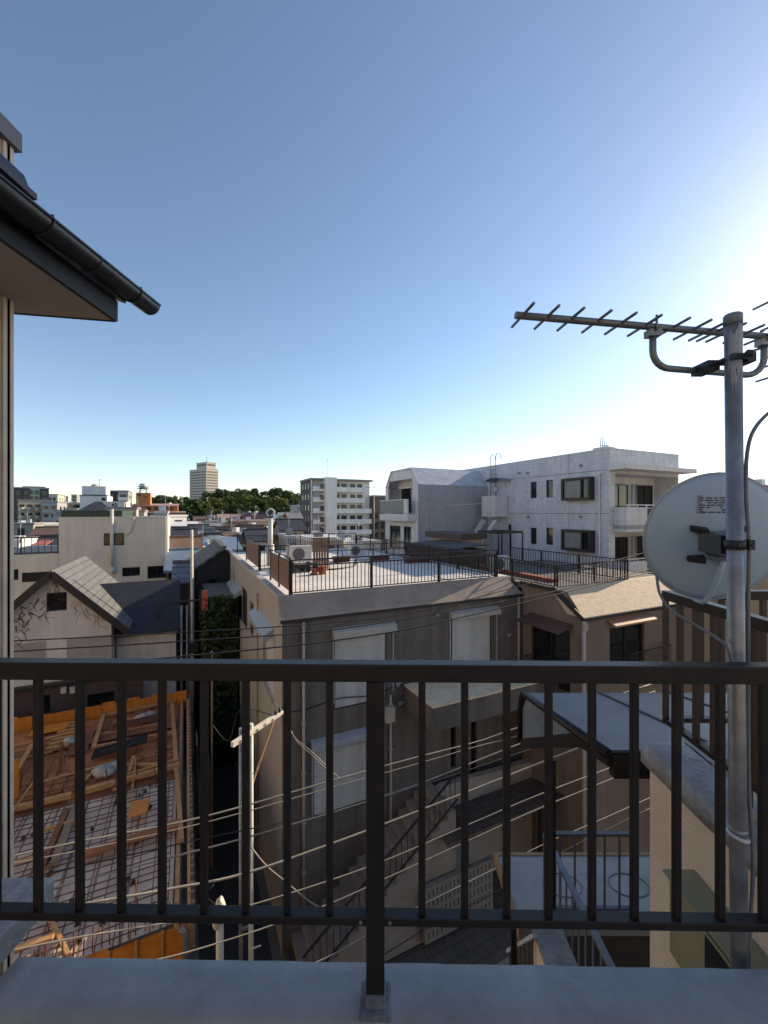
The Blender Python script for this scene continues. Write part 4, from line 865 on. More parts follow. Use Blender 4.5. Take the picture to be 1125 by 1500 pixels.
m = MB(); zr = ZD + .055
x = SX0
while x < SX1 - .4: m.bar((x + random.uniform(-.03, .03), SY0 + .05, zr), (x + random.uniform(-.05, .05), SM + (1.6 if random.random() < .6 else 3.2), zr + .02), .018, .018); x += .27
y = SY0 + .2
while y < SM + 1.5: m.bar((SX0, y + random.uniform(-.02, .02), zr + .02), (SX1 - .42, y + random.uniform(-.04, .04), zr + .02), .016, .016); y += .2 if y < SM else .3
rb = m.build('rebar_mesh', MATS['rebar'], site); rb['kind'] = 'stuff'
m = MB()
for i in range(70):
    x = random.uniform(-13, -.5); y = random.uniform(SY0 + .3, SY1 - .5); h = random.uniform(.25, .9); m.bar((x, y, ZD), (x + random.uniform(-.06, .06), y + random.uniform(-.06, .06), ZD + h), .02, .02)
for i in range(46): x = -6 + .13 * i; m.bar((x, SY0 + .16, ZD - .2), (x + random.uniform(-.03, .03), SY0 + .16, ZD + random.uniform(.25, .5)), .018, .018)
rb = m.build('starter_bars', MATS['rebar'], site); rb['kind'] = 'stuff'
m = MB()
for i in range(120):
    x = random.uniform(-12, -.5); y = random.uniform(SY0 + .2, SM); q = random.uniform(.03, .07); m.hexa([(x - q, y - q, ZD + .01), (x + q, y - q * .6, ZD + .01), (x + q, y + q, ZD + .01), (x - q * .7, y + q, ZD + .01)], [(x - q * .5, y - q * .5, ZD + .08), (x + q * .5, y - q * .4, ZD + .07), (x + q * .4, y + q * .5, ZD + .09), (x - q * .5, y + q * .5, ZD + .08)])
rb = m.build('spacers', MATS['plastic_dark'], site); rb['kind'] = 'stuff'
m = MB()
for i in range(60):
    x = random.uniform(-13, -.6); y = random.uniform(SM - .5, SY1 - .3) if random.random() < .8 else random.uniform(SY0 + .3, SM); L_ = random.uniform(.25, 1.9); q = random.choice((0, 0, pi / 2, pi / 2, random.uniform(0, pi))) + random.uniform(-.12, .12); z = ZD + random.uniform(.05, .16)
    m.bar((x - cos(q) * L_ / 2, y - sin(q) * L_ / 2, z), (x + cos(q) * L_ / 2, y + sin(q) * L_ / 2, z + random.uniform(-.02, .06)), random.uniform(.03, .10), random.uniform(.02, .07))
rb = m.build('offcuts', MATS['timber'], site); rb['kind'] = 'stuff'
def panels(name, label, p0, p1, z0, z1, n, rib=True):
    t = thing(name, label, 'formwork', 'G', (p0[0], p0[1], z0)); a, b = Vector((*p0, 0)), Vector((*p1, 0)); u = (b - a) / n; nrm = Vector((u.y, -u.x, 0)).normalized()
    m = MB(); r = MB()
    for i in range(n):
        q, w_ = a + u * i + u * .012, a + u * (i + 1) - u * .012; dz = random.uniform(-.05, .05); d = nrm * random.uniform(-.02, .02)
        m.hexa([(*(q + d)[:2], z0), (*(w_ + d)[:2], z0), (*(w_ + d - nrm * .03)[:2], z0), (*(q + d - nrm * .03)[:2], z0)], [(*(q + d)[:2], z1 + dz), (*(w_ + d)[:2], z1 + dz), (*(w_ + d - nrm * .03)[:2], z1 + dz), (*(q + d - nrm * .03)[:2], z1 + dz)])
        if rib: c = (q + w_) / 2 + nrm * .05; r.bar((q.x + nrm.x * .03, q.y + nrm.y * .03, z0), (q.x + nrm.x * .03, q.y + nrm.y * .03, z1), .04, .04)
    m.build('panel', MATS['form_orange'], t)
    if rib: r.build('rib', MATS['timber'], t)
    return t
panels('formwork_wall', 'row of orange formwork panels along the far side of the building site', (SX0, SY1), (SX1 - .1, SY1), ZD - .3, ZD + .46, 40, False)
panels('formwork_wall', 'orange ribbed formwork panels on the near edge of the building site', (-6.5, SY0 + .08), (SX1 - .1, SY0 + .08), ZD - 2.6, ZD - .02, 16)
panels('formwork_wall', 'orange formwork box standing at the left of the plywood deck', (PZ(18, 1160, ZD)[0] - 1.5, PZ(20, 1175, ZD)[1]), (PZ(30, 1170, ZD)[0], PZ(20, 1175, ZD)[1]), ZD, ZD + 1.1, 4)
# near-side edge of the deck along the alley: studded formwork edge
t = thing('edge_scaffold', 'long timber formwork edge with a row of studs along the dark alley', 'formwork', 'G', (SX1, 13, ZD))
m = MB(); m.box(SX1 - .1, SX1 - .04, SY0, SY1, ZD - .6, ZD + .12); m.box(SX1 - .32, SX1 - .24, SY0, SY1, ZD - .05, ZD + .08); m.build('plank', MATS['timber'], t)
m = MB(); y = SY0
while y < SY1: m.box(SX1 - .04, SX1 + .03, y, y + .07, ZD - .5, ZD + .15); y += .22
m.build('stud', MATS['timber_grey'], t)
def plank(label, A, B, w_=.09, h_=.09, mat='timber', dz=.1, group='timbers lying on the building site'):
    a, b = PZ(*A, ZD), PZ(*B, ZD); m = MB(); z = ZD + dz + random.uniform(0, .03); m.bar((*a, z), (*b, z + random.uniform(-.02, .04)), w_, h_)
    solo('timber', m, MATS[mat], label, 'timber', 'G', ((a[0] + b[0]) / 2, (a[1] + b[1]) / 2, ZD), group)
plank('long pale timber at the boundary between orange plywood and grey deck, left end', (20, 1191), (105, 1172), .14, .12)
plank('long pale timber at the boundary between plywood and grey deck, right end', (122, 1166), (262, 1128), .14, .12)
plank('pale timber parallel to the orange panels near their right end', (155, 1052), (258, 1031), .09)
plank('upright looking pale timber running away on the left of the white rubble', (137, 1102), (152, 1052), .12)
plank('pale timber frame side closing the far right bay', (252, 1036), (258, 1120), .12)
plank('pale timber across the middle of the far right bay', (140, 1100), (256, 1078), .09)
plank('timber with a cross piece beside the sacks, right of centre', (185, 1126), (236, 1126), .10)
plank('short timber standing off the cross piece beside the sacks', (190, 1136), (196, 1116), .09)
plank('thin timber just above the boundary timber at the right', (185, 1142), (262, 1120), .07)
plank('broad brown plank lying across the grey deck, in the sun', (125, 1262), (262, 1216), .22, .05, 'ply', .14)
plank('greyish pair of boards running away on the left part of the grey deck', (80, 1275), (110, 1190), .16, .1, 'timber_grey', .14)
plank('second greyish board beside the pair on the left part of the grey deck', (62, 1280), (98, 1195), .12, .1, 'ply_dark', .16)
plank('pale thin batten across the grey deck left of the boards', (60, 1227), (110, 1212), .08, .06, 'timber', .14)
plank('timber along the right edge of the grey deck beside the alley', (258, 1130), (266, 1240), .10, .1, 'timber', .1)
plank('slanting pale timber at the far left of the plywood', (22, 1140), (48, 1095), .12)
for i in range(7):
    plank(('first', 'second', 'third', 'fourth', 'fifth', 'sixth', 'seventh')[i] + ' slat from the orange panels in the pale ladder of timbers', (92 - 4 * i, 1066 + 6 * i), (122 - 3.5 * i, 1060 + 6 * i), .10, .06, 'timber', .1, 'ladder of pale timbers on the plywood')
def sack(label, px, py, r, n=2):
    b, s = PZ(px, py, ZD); m = MB()
    [m.ball((b + r * dx, s + r * dy, ZD + r * .6), r * k, r * k * .8, r * k * .66, 16, 11, .16) for dx, dy, k in ((0, 0, 1), (1.0, .5, .85), (.5, -.5, .6), (-.6, .4, .55))]
    solo('sack', m, MATS['sack'], label, 'sack', 'G', (b, s, ZD), 'white sacks on the building site')
sack('white bulging sacks tied together in the middle of the plywood', 152, 1138, .26); sack('white crumpled sacks near the far right bay', 208, 1058, .24); sack('small white sack by the ladder of pale timbers', 103, 1090, .18)
b, s = PZ(204, 1196, ZD); m = MB(); m.slab([(b - .22, s - .24, ZD + .2), (b + .18, s - .28, ZD + .23), (b + .22, s + .26, ZD + .22), (b - .20, s + .30, ZD + .25)], .02); solo('board', m, MATS['sheet_orange'], 'bright orange square board lying on the grey deck', 'board', 'G', (b, s, ZD + .2))
b, s = PZ(72, 1074, ZD); m = MB(); m.slab([(b - .5, s - .25, ZD + .14), (b + .5, s - .25, ZD + .16), (b + .5, s + .35, ZD + .14), (b - .5, s + .35, ZD + .15)], .03); solo('board', m, MATS['sheet_orange'], 'small yellow orange board near the left end of the orange panels', 'board', 'G', (b, s, ZD + .1))
b, s = PZ(205, 1066, ZD); m = MB()
for i in range(14): m.bar((b - .8, s - .2 + .03 * i, ZD + .2 + .02 * (i % 3)), (b + .7, s - .1 + .03 * i, ZD + .2 + .02 * (i % 4)), .025, .025)
solo('rebar_bundle', m, MATS['rebar'], 'bundle of reinforcing bars beside the white sacks', 'bars', 'G', (b, s, ZD), 'bundles of bars')
b, s = PZ(165, 1110, ZD); m = MB()
for i in range(16): m.bar((b - .5, s - .2 + .03 * i, ZD + .2 + .03 * (i % 3)), (b + .9, s + .0 + .03 * i, ZD + .25 + .02 * (i % 4)), .03, .03)
solo('rebar_bundle', m, MATS['steel_dark'], 'dark bundle of steel tubes in the middle of the plywood', 'bars', 'G', (b, s, ZD), 'bundles of bars')
m = MB(); m.tube([(-.02, SY0 - .05, 1), (-.02, SY0 - .05, ZD - .1), (-.1, SY0 - .05, ZD - .0)], .05, 10); m.tube([(-.02, SY0 - .05, 1.2), (.3, SY0 - .4, 1.25)], .05, 8)
solo('site_pipe', m, MATS['galv'], 'bent grey pipe at the near right corner of the building site', 'pipe', 'G', (0, SY0 - .05, 1))
t = thing('site_gate', 'narrow grey panel leaning in the dark alley beside the site', 'panel', 'G', (.9, 15, 0))
m = MB(); m.hexa([(.35, 14.6, 1.5), (.42, 14.6, 1.5), (.42, 15.6, 1.5), (.35, 15.6, 1.5)], [(.30, 14.6, 3.9), (.34, 14.6, 3.9), (.34, 15.7, 3.9), (.30, 15.7, 3.9)]); m.build('panel', MATS['plastic_grey'], t)
m = MB(); m.bar((.36, 14.55, 0), (.30, 14.55, 4), .05, .05); m.bar((.42, 15.7, 0), (.32, 15.75, 4), .05, .05); m.build('frame', MATS['steel_dark'], t)

# ================================================================= HOUSES LEFT, BEHIND THE SITE
M('white_render', (.70, .68, .64), .9, .1, 1.2, bump=.15, streak=.12); M('roof_slate', (.155, .155, .15), .7, .2, 3, tile=(2.2, .2, .022, .5, 'flat_y', .5), streak=.15); M('roof_navy', (.035, .04, .055), .72, .2, 2, tile=(.3, .2, .015, .75, 'wall', .5))
M('verge_dark', (.018, .017, .02), .5, .1); M('ivy_dry', (.10, .075, .05), .9, .3, 9); M('purple_wall', (.085, .062, .062), .8, .12, 2, streak=.1)
gs = 19.9
gh = thing('gable_house', 'white rendered house with a steep gable, two black windows and dry creepers', 'house', 'G', (-12, gs, 0))
pk = FS(80, 842, gs); le = FS(16, 893, gs); re = FS(180, 918, gs)
gx0, gx1 = FS(-14, 900, gs)[0], FS(163, 930, gs)[0]
wA = wf(68, 98, 868, 895, gs); wB = wf(68, 98, 937, 966, gs)
T = side_T('front', gx0, gx1, gs, gs + 8); mb = MB(); ze = 5.4; kl = (pk[1] - re[1]) / (re[0] - pk[0])
wall_side(mb, T, gx0, gx1, 0, ze, [wB])
zz = lambda x: pk[1] - kl * abs(x - pk[0])
# gable wall as columns following the slope, with the upper window left open
xs = sorted({gx0, gx1, pk[0], wA[0], wA[1]})
for a, b in zip(xs[:-1], xs[1:]):
    lo = ze
    if a >= wA[0] - 1e-6 and b <= wA[1] + 1e-6:
        mb.poly([(a, gs, lo), (b, gs, lo), (b, gs, wA[2]), (a, gs, wA[2])]); lo = wA[3]
    mb.poly([(a, gs, lo), (b, gs, lo), (b, gs, max(lo, zz(b))), (a, gs, max(lo, zz(a)))])
p_ = [(wA[0], wA[2]), (wA[1], wA[2]), (wA[1], wA[3]), (wA[0], wA[3])]
for k in range(4): q, r = p_[k], p_[(k + 1) % 4]; mb.poly([T(q[0], q[1], 0), T(r[0], r[1], 0), T(r[0], r[1], -.12), T(q[0], q[1], -.12)])
mb.poly([(gx1, gs, 0), (gx1, gs + 8, 0), (gx1, gs + 8, zz(gx1)), (gx1, gs, zz(gx1))]); mb.poly([(gx0, gs, 0), (gx0, gs + 8, 0), (gx0, gs + 8, zz(gx0)), (gx0, gs, zz(gx0))])
mb.build('wall', MATS['white_render'], gh, recalc=False)
for q in (wA, wB): win(gh, T, q, mull=0, fm=MATS['verge_dark'], pm=MATS['dark_inside'])
m = MB(); rl = 5.4
xl, xr = gx0 - .4, re[0] + .25
for xx in (xl, xr): m.slab([(pk[0], gs - .45, pk[1] + .22), (pk[0], gs + rl, pk[1] + .22), (xx, gs + rl, zz(xx) + .22), (xx, gs - .45, zz(xx) + .22)], .10)
m.build('roof', MATS['roof_slate'], gh)
m = MB()
for xx in (xl, xr): m.bar((pk[0], gs - .47, pk[1] + .10), (xx, gs - .47, zz(xx) + .10), .06, .26, (0, 0, 1))
m.build('verge_board', MATS['verge_dark'], gh)
m = MB(); rnd = random.Random(3)
for i in range(34):
    x = rnd.uniform(gx0 + .3, pk[0] + .3); z = zz(x) - rnd.uniform(.05, 1.2); p = Vector((x, gs - .02, z)); P = [p]
    for j in range(5): p = p + Vector((rnd.uniform(-.18, .18), 0, rnd.uniform(-.2, .05))); P.append(p)
    m.tube(P, [.012, .011, .01, .008, .006, .004], 4)
for i in range(10):
    p = Vector((wA[1] + rnd.uniform(.0, 1.2), gs - .02, wA[3] - rnd.uniform(0, .8))); P = [p]
    for j in range(7): p = p + Vector((rnd.uniform(-.12, .16), 0, rnd.uniform(-.25, .05))); P.append(p)
    m.tube(P, .006, 4)
m.build('dry_creeper', MATS['ivy_dry'], gh)
# dark roofed extension to the right
dz = thing('dark_roof_house', 'pale house with a big dark navy slate roof beside the white gable', 'house', 'G', (-4, gs + 2, 0))
e0, e1 = FS(158, 928, gs + .6), FS(263, 921, gs + .6)
RS_ = gs + 2.55; r1 = FS(263, 848, RS_); r0 = FS(132, 856, RS_)
x0, x1 = gx1 + .06, e1[0] - .15
m = MB(); m.box(x0, x1, gs + .95, gs + 7.5, 0, e1[1] - .15); m.build('wall', MATS['white_render'], dz)
m = MB(); m.slab([(e0[0], gs + .6, e1[1]), (e1[0], gs + .6, e1[1]), (e1[0], RS_, r1[1]), (r0[0], RS_, r1[1])], .10); m.slab([(r0[0], RS_ + .01, r1[1]), (e1[0], RS_ + .01, r1[1]), (e1[0], gs + 7.8, e1[1]), (r0[0], gs + 7.8, e1[1])], .14)
m.build('roof', MATS['roof_navy'], dz)
m = MB(); m.poly([(x1, gs + .95, e1[1] - .15), (x1, gs + 7.5, e1[1] - .15), (x1, RS_, r1[1] - .15)]); m.build('gable_wall', MATS['white_render'], dz, recalc=False)
m = MB(); m.tube([(e1[0] + .08, gs + .7, 0), (e1[0] + .08, gs + .7, e1[1] + 1.0)], .05, 8); m.tube([(e1[0] + .3, gs + .6, 0), (e1[0] + .3, gs + .6, e1[1] + 1.0)], .04, 8); m.build('drain_pipe', MATS['galv'], dz)
# low dark purple house between the site and the gable house
ph = thing('purple_house', 'low dark purplish house wall just behind the orange formwork panels', 'house', 'G', (-8, 19.6, 0))
ws = [wf(62, 74, 1018, 1045, 19.62), wf(128, 168, 1015, 1034, 19.62)]
zt = FS(100, 1003, 19.62)[1]
body(ph, SX0, -1.6, 19.62, gs - .06, 0, min(zt, 5.0), MATS['purple_wall'], {'front': [(q, dict(mull=0)) for q in ws]})
m = MB(); m.box(SX0, -1.5, 19.52, gs - .05, min(zt, 5.0) + .003, min(zt, 5.0) + .12); m.build('roof_edge', MATS['verge_dark'], ph)
m = MB()
for px in (94, 107): q = wf(px - 4, px + 4, 1005, 1014, 19.62); m.box(q[0], q[1], 19.50, 19.615, q[2], q[3])
m.build('meter_box', MATS['ac_white'], ph)
# cream building behind
M('cream_wall', (.66, .63, .54), .9, .08, .8, bump=.1, streak=.09); M('green_roof', (.02, .05, .03), .6, .2)
cs = 34.5; cb0, cb1 = FS(86, 760, cs)[0], FS(243, 760, cs)[0]; czt = FS(170, 758, cs)[1]
cr_ = thing('cream_building', 'large plain cream building with a white pipe and a green roof edge, left', 'building', 'G', ((cb0 + cb1) / 2, cs, 0))
ws = [wf(152, 182, 781, 799, cs), wf(179, 205, 831, 844, cs), wf(216, 243, 829, 847, cs)]
body(cr_, cb0, cb1, cs, cs + 9, 0, czt, MATS['cream_wall'], {'front': [(q, dict(mull=1)) for q in ws]}, roof=MATS['concrete'])
zl2 = FS(50, 812, cs)[1]; cbl = FS(-30, 812, cs)[0]
ws = [wf(32, 77, 838, 852, cs), wf(14, 27, 834, 850, cs)]
body(cr_, cbl, cb0 - .01, cs + .005, cs + 9, 0, zl2, MATS['cream_wall'], {'front': [(q, dict(mull=1)) for q in ws]}, roof=MATS['concrete'], name='low_wall')
m = MB(); a = FS(88, 755, cs)[0]; b = FS(178, 757, cs)[0]; m.box(a, b, cs + .3, cs + 7, czt + .05, czt + .48); m.build('roof_edge', MATS['green_roof'], cr_)
m = MB(); m.box(cb0, cb1, cs - .03, cs + .25, czt + .002, czt + .05); m.build('coping', MATS['cream_wall'], cr_)
px_, pz_ = FS(164, 752, cs - .12); m = MB(); m.tube([(px_, cs - .14, pz_ + .3), (px_, cs - .14, FS(166, 838, cs)[1])], .11, 10); m.tube([(px_ + .05, cs - .14, FS(166, 830, cs)[1]), (px_ + .02, cs - .14, FS(166, 840, cs)[1])], .16, 10); m.build('pipe', MATS['ac_white'], cr_)
q0 = FS(197, 758, cs - .05); q1 = FS(191, 778, cs - .05); q2 = FS(186, 784, cs - .05); m = MB(); m.tube([(q0[0], cs - .06, q0[1]), (q0[0] - .1, cs - .06, q0[1] - .5), (q1[0], cs - .06, q1[1]), (q2[0], cs - .06, q2[1])], .05, 6); m.build('hose', MATS['ac_white'], cr_)
m = MB(); [m.tube([(cb1 + .08, cs + y, 0), (cb1 + .08, cs + y, czt)], .09, 8) for y in (.4, 1.6)]; m.build('side_pipe', MATS['cream_wall'], cr_)
railing('flat_roof_railing', 'dark railing along the low flat roof left of the cream building', 'G', (cbl, cs + .3), (cb0 - .1, cs + .3), zl2, 1.1, MATS['trim_dark'], sp=.35, post=2.5, w=.03, pw=.07, rail=(.09, .09))
# alley: thin pole with bracket, dark gabled house, ivy wall
ap = thing('alley_pole', 'tall thin white pole with a steel bracket frame rising from the alley', 'pole', 'G', (*FS(280, 960, 21)[:1], 21, 0))
q = FS(281, 776, 21); m = MB(); m.tube([(q[0] + .03, 21, 0), (q[0], 21, q[1])], [.075, .06], 10); m.build('shaft', MATS['pole_white'], ap)
m = MB(); z = FS(281, 950, 21)[1]; zt2 = FS(281, 879, 21)[1]
m.bar((q[0] - 1.4, 20.9, z), (q[0] + .3, 20.9, z), .09, .09); m.bar((q[0] - 1.5, 20.9, z - .9), (q[0], 20.9, z), .07, .07); m.bar((q[0] - 1.4, 20.9, z - 2.2), (q[0] - 1.4, 20.9, zt2), .09, .09); m.bar((q[0] - 1.6, 20.9, zt2), (q[0] + 1.3, 20.9, zt2), .07, .07); m.box(q[0] - .2, q[0] + .25, 20.8, 20.98, z - .15, z + .3)
m.build('bracket', MATS['steel_dark'], ap)
M('dark_cladding', (.03, .034, .045), .7, .1, 3, wave=('X', 5, .25)); M('roof_charcoal', (.12, .12, .12), .7, .15, 3, tile=(.4, .24, .03, .5, 'flat_y', .5))
ds_ = 24.5; e_l = FS(286, 832, ds_); dx0 = e_l[0]; dx1 = 4.9
dh = thing('charcoal_house', 'dark charcoal clad house with a grey gabled roof behind the alley', 'house', 'G', ((dx0 + dx1) / 2, 26, 0))
zr_ = FS(328, 806, ds_ + .2)[1]; cx = FS(328, 806, ds_ + .2)[0]; zE = FS(287, 836, ds_)[1]
body(dh, dx0, 2 * cx - dx0, ds_ + .6, ds_ + 7.5, 0, zE, MATS['dark_cladding'], {'front': [(wf(306, 319, 848, 858, ds_ + .6), dict(mull=0))]})
gable(dh, dx0, 2 * cx - dx0, ds_ + .6, ds_ + 7.5, zE, zr_ - zE, MATS['roof_charcoal'], axis='y', over=.3, wallmat=MATS['dark_cladding'])
iv = thing('ivy_house', 'dark walled low house overgrown with green ivy in the alley', 'house', 'G', (2.2, 21.5, 0))
zi = FS(320, 866, 22)[1]; ix0 = FS(303, 870, 20.2)[0]; M('navy_wall', (.04, .05, .07), .8, .15, 2, tile=(.35, .18, .012, .7, 'wall', .5)); M('ivy', (.036, .062, .016), .75, .5, 1.5)
m = MB(); m.box(ix0, 2.18, 20.2, 24.6, 0, zi - .1); m.build('wall', MATS['navy_wall'], iv); m = MB(); m.box(ix0 - .05, 2.17, 20.15, 24.7, zi - .098, zi); m.build('roof', MATS['roof_gravel'], iv)
m = MB(); rnd = random.Random(5)
for i in range(2600):
    f = rnd.random(); z = zi + .1 - abs(rnd.gauss(0, .45)) * zi * (1.0); x = ix0 - .1 + (2.2 - ix0) * rnd.random() ** (1.0 + 1.1 * max(0, z / zi)); p = Vector((x, 20.2 - rnd.uniform(.02, .28), max(.1, z)))
    if rnd.random() < .35: p = Vector((ix0 - rnd.uniform(.02, .2), rnd.uniform(20.1, 23.5), max(.1, zi - abs(rnd.gauss(0, 1.6)))))
    a = Vector((rnd.uniform(-1, 1), rnd.uniform(-1, 1), rnd.uniform(-1, 1))).normalized(); b = a.orthogonal().normalized(); r = rnd.uniform(.05, .11); c2 = a.cross(b); m.poly([p - b * r - c2 * r, p + b * r - c2 * r, p + b * r + c2 * r, p - b * r + c2 * r])
m.build('ivy', MATS['ivy'], iv, recalc=False)
m = MB(); q = FS(296, 865, 20.0); q2 = FS(304, 893, 20.0); m.box(q[0], q2[0], 19.9, 20.1, q2[1], q[1]); solo('red_sign', m, M('sign_red', (.55, .13, .08), .5, .08), 'faded red upright sign box on the ivy covered house', 'sign', 'G', (q[0], 20, q2[1]))
ft = thing('alley_fence', 'rusty brown narrow fence strip running into the dark alley', 'fence', 'G', (1.6, 18, 0)); m = MB(); m.box(ix0 - .18, ix0 - .12, 14.5, 23, 0, 3.0); m.build('board', MATS['ply_dark'], ft); m = MB(); m.box(ix0 - .11, ix0 - .06, 14.45, 14.6, 0, zi - .6); m.build('post', MATS['timber_grey'], ft)
ah = thing('alley_house', 'narrow brown timber house deep in the alley behind the thin pole', 'house', 'G', (-1.2, 26, 0))
body(ah, FS(255, 860, 24)[0], FS(276, 860, 24)[0], 24, 27, 0, FS(265, 853, 24)[1], M('timber_wall', (.11, .075, .05), .85, .2, 3, wave=('Z', 4, .2)), {'front': [(wf(262, 270, 895, 913, 24), dict(mull=0))]}); gable(ah, FS(255, 860, 24)[0], FS(276, 860, 24)[0], 24, 27, FS(265, 853, 24)[1], .8, M('roof_bluetile', (.17, .19, .23), .45, .15, 3, tile=(.3, .25, .03, .4, 'wall', 0)), axis='x', over=.12, wallmat=MATS['timber_wall'])

# ================================================================= WHITE BUILDING ON THE RIGHT
M('tile_white', (.62, .67, .74), .6, .07, .7, tile=(.24, .24, .010, .74, 'wall', 0), streak=.12); M('tile_grey', (.40, .43, .48), .6, .07, .7, tile=(.24, .24, .008, .82, 'wall', 0), streak=.1)
M('slope_grey', (.50, .54, .60), .42, .14, 2, tile=(.6, .3, .01, .85, 'wall', .5)); M('white_paint', (.66, .68, .70), .75, .07, 1.5, streak=.12); M('joint', (.20, .21, .22), .8, .1)
WB0, WS0 = 20.6, 14.84; WB1 = 26.9; WSE = 24.8; ztop = FS(893, 657, WS0)[1]
wb = thing('white_building', 'large white tiled apartment building with bay windows and balconies, right', 'building', 'G', (23, 20, 0))
L = lambda a, b, c, d: wl(a, b, c, d, WB0)
lws = [(L(777, 786, 706, 730), dict(mull=0)), (L(800, 810, 703, 729), dict(mull=0)), (L(777, 786, 773, 797), dict(mull=0)), (L(800, 810, 773, 798), dict(mull=0)), (L(744, 749, 768, 815), dict(mull=0))]
T = side_T('left', WB0, WB1, WS0, WSE); mb = MB(); wall_side(mb, T, WS0, WSE + 5, 0, ztop, [q[0] for q in lws])
rx0 = WB0 + .45; rz = [(5.0, 7.55), (7.9, 10.45), (10.8, 13.6)]
T2 = side_T('front', WB0, WB1, WS0, WSE); wall_side(mb, T2, WB0, WB1, 0, ztop, [(rx0, WB1 - .12, *z) for z in rz], rec=1.4)
mb.poly([(WB1, WS0, 0), (WB1, WSE + 5, 0), (WB1, WSE + 5, ztop), (WB1, WS0, ztop)]); mb.build('wall', MATS['tile_white'], wb, recalc=False)
for q in lws: win(wb, T, q[0], **q[1])
m = MB(); m.box(WB0 + .01, WB1 - .01, WS0 + .01, WSE + 5, ztop - .5, ztop - .35); m.build('roof', MATS['concrete'], wb)
m = MB(); m.box(WB0 - .02, WB1 + .02, WS0 - .02, WS0 + .2, ztop + .002, ztop + .05); m.box(WB0 - .02, WB0 + .2, WS0 + .2, WSE + 5, ztop + .002, ztop + .05)
m.build('coping', MATS['white_paint'], wb)
m = MB()
for yy in (FB(800, 697, WB0)[1], FB(800, 752, WB0)[1]): m.box(WB0 - .006, WB0 - .002, WS0, WSE, yy - .02, yy + .02)
m.box(WB0 - .006, WB0 - .002, WS0 + 2.6, WS0 + 2.63, 0, ztop); m.build('wall_joint', MATS['joint'], wb)
for q4 in ((829, 871, 700, 733), (829, 872, 776, 807)):        # bay windows
    q = L(*q4); m = MB(); a0, a1, z0, z1 = q; d = .42
    m.tbox(T, a0, a1, z1 - .13, z1, .002, d); m.tbox(T, a0, a1, z0, z0 + .15, .002, d); m.tbox(T, a0, a0 + .12, z0 + .15, z1 - .13, .002, d); m.tbox(T, a1 - .12, a1, z0 + .15, z1 - .13, .002, d); mm = a0 + (a1 - a0) * .30; m.tbox(T, mm - .04, mm + .04, z0 + .15, z1 - .13, .1, d - .02)
    bw = m.build('bay_window', MATS['frame_dark'], wb); m = MB(); m.tbox(T, mm + .04, a1 - .13, z0 + .16, z1 - .14, d - .14, d - .12); m.build('curtained_pane', MATS['curtain_y'], bw); m = MB(); m.tbox(T, a0 + .13, mm - .04, z0 + .16, z1 - .14, d - .14, d - .12); m.build('pane', MATS['glass'], bw)
m = MB()
for px, py in ((761, 693), (773, 693), (851, 682), (774, 757), (851, 757)): s_, z_ = FB(px, py, WB0); m.tube([(WB0 - .08, s_, z_), (WB0 - .001, s_, z_)], .09, 10)
m.build('vent_cover', MATS['plastic_grey'], wb)
m = MB(); m.tube([(WB0 - .07, WS0 + .55, 0), (WB0 - .07, WS0 + .55, ztop - 1.3)], .045, 8); m.tube([(WB0 - .07, WS0 + .55, ztop - 1.3), (WB0 + .4, WS0 - .3, ztop - 1.28)], .045, 8); m.build('drain_pipe', MATS['white_paint'], wb)
ye = FS(1000, 690, WS0 - .9)[1]
m = MB(); m.box(WB0 - .1, FS(1021, 690, WS0 - 1.0)[0], WS0 - 1.0, WS0 - .003, 13.76, 14.0); m.build('eave_slab', MATS['white_paint'], wb)
for i, (z0, z1) in enumerate(rz):
    m = MB(); m.box(rx0 + .003, WB1 - .123, WS0 + 1.38, WS0 + 1.395, z0 + .003, z1 - .003); m.build('recess_wall', MATS['white_paint'], wb)
    Tb = side_T('front', rx0, WB1, WS0 + 1.38, 99)
    for (a, b) in ((rx0 + 1.35, rx0 + 3.0), (rx0 + 3.85, rx0 + 5.4)): win(wb, Tb, (a, b, z0 + .1, z1 - .45), rec=-.06, mull=1, name='balcony_door')
    m = MB(); m.box(WB0 + .3, WB1 + .02, WS0 - .75, WS0 + 1.37, z0 - .22, z0 - .002); m.build('balcony_floor', MATS['white_paint'], wb)
    m = MB(); m.box(WB0 + .3, rx0 + 1.6, WS0 - .75, WS0 - .60, z0 - .35, z0 + .95); m.box(WB0 + .3, WB0 + .44, WS0 - .59, WS0 - .004, z0 - .35, z0 + .95); m.build('balcony_wall', MATS['tile_white'], wb)
    m = MB(); m.box(WB0 + .4, WB1, WS0 - .70, WS0 - .66, z0 + 1.05, z0 + 1.11); m.box(rx0 + 1.6, WB1, WS0 - .70, WS0 - .66, z0 + .9, z0 + .94); m.box(rx0 + 1.6, WB1, WS0 - .70, WS0 - .66, z0 + .12, z0 + .16)
    [m.box(rx0 + 1.6 + .9 * k, rx0 + 1.64 + .9 * k, WS0 - .70, WS0 - .66, z0, z0 + 1.05) for k in range(6)]; [m.box(WB0 + .5 + .8 * k, WB0 + .54 + .8 * k, WS0 - .70, WS0 - .66, z0 + .95, z0 + 1.05) for k in range(3)]; br = m.build('balcony_rail', MATS['white_paint'], wb)
    m = MB(); [m.box(rx0 + 1.66 + .12 * k, rx0 + 1.675 + .12 * k, WS0 - .69, WS0 - .67, z0 + .16, z0 + .9) for k in range(36)]; m.build('baluster', MATS['joint'], br)
    m = MB(); [m.tube([(rx0 + 3.4 + x, WS0 + 1.2, z0), (rx0 + 3.4 + x, WS0 + 1.2, z1 - .4)], .05, 8) for x in (-.12, .22)]; m.build('balcony_pipe', MATS['hood_grey'], wb)
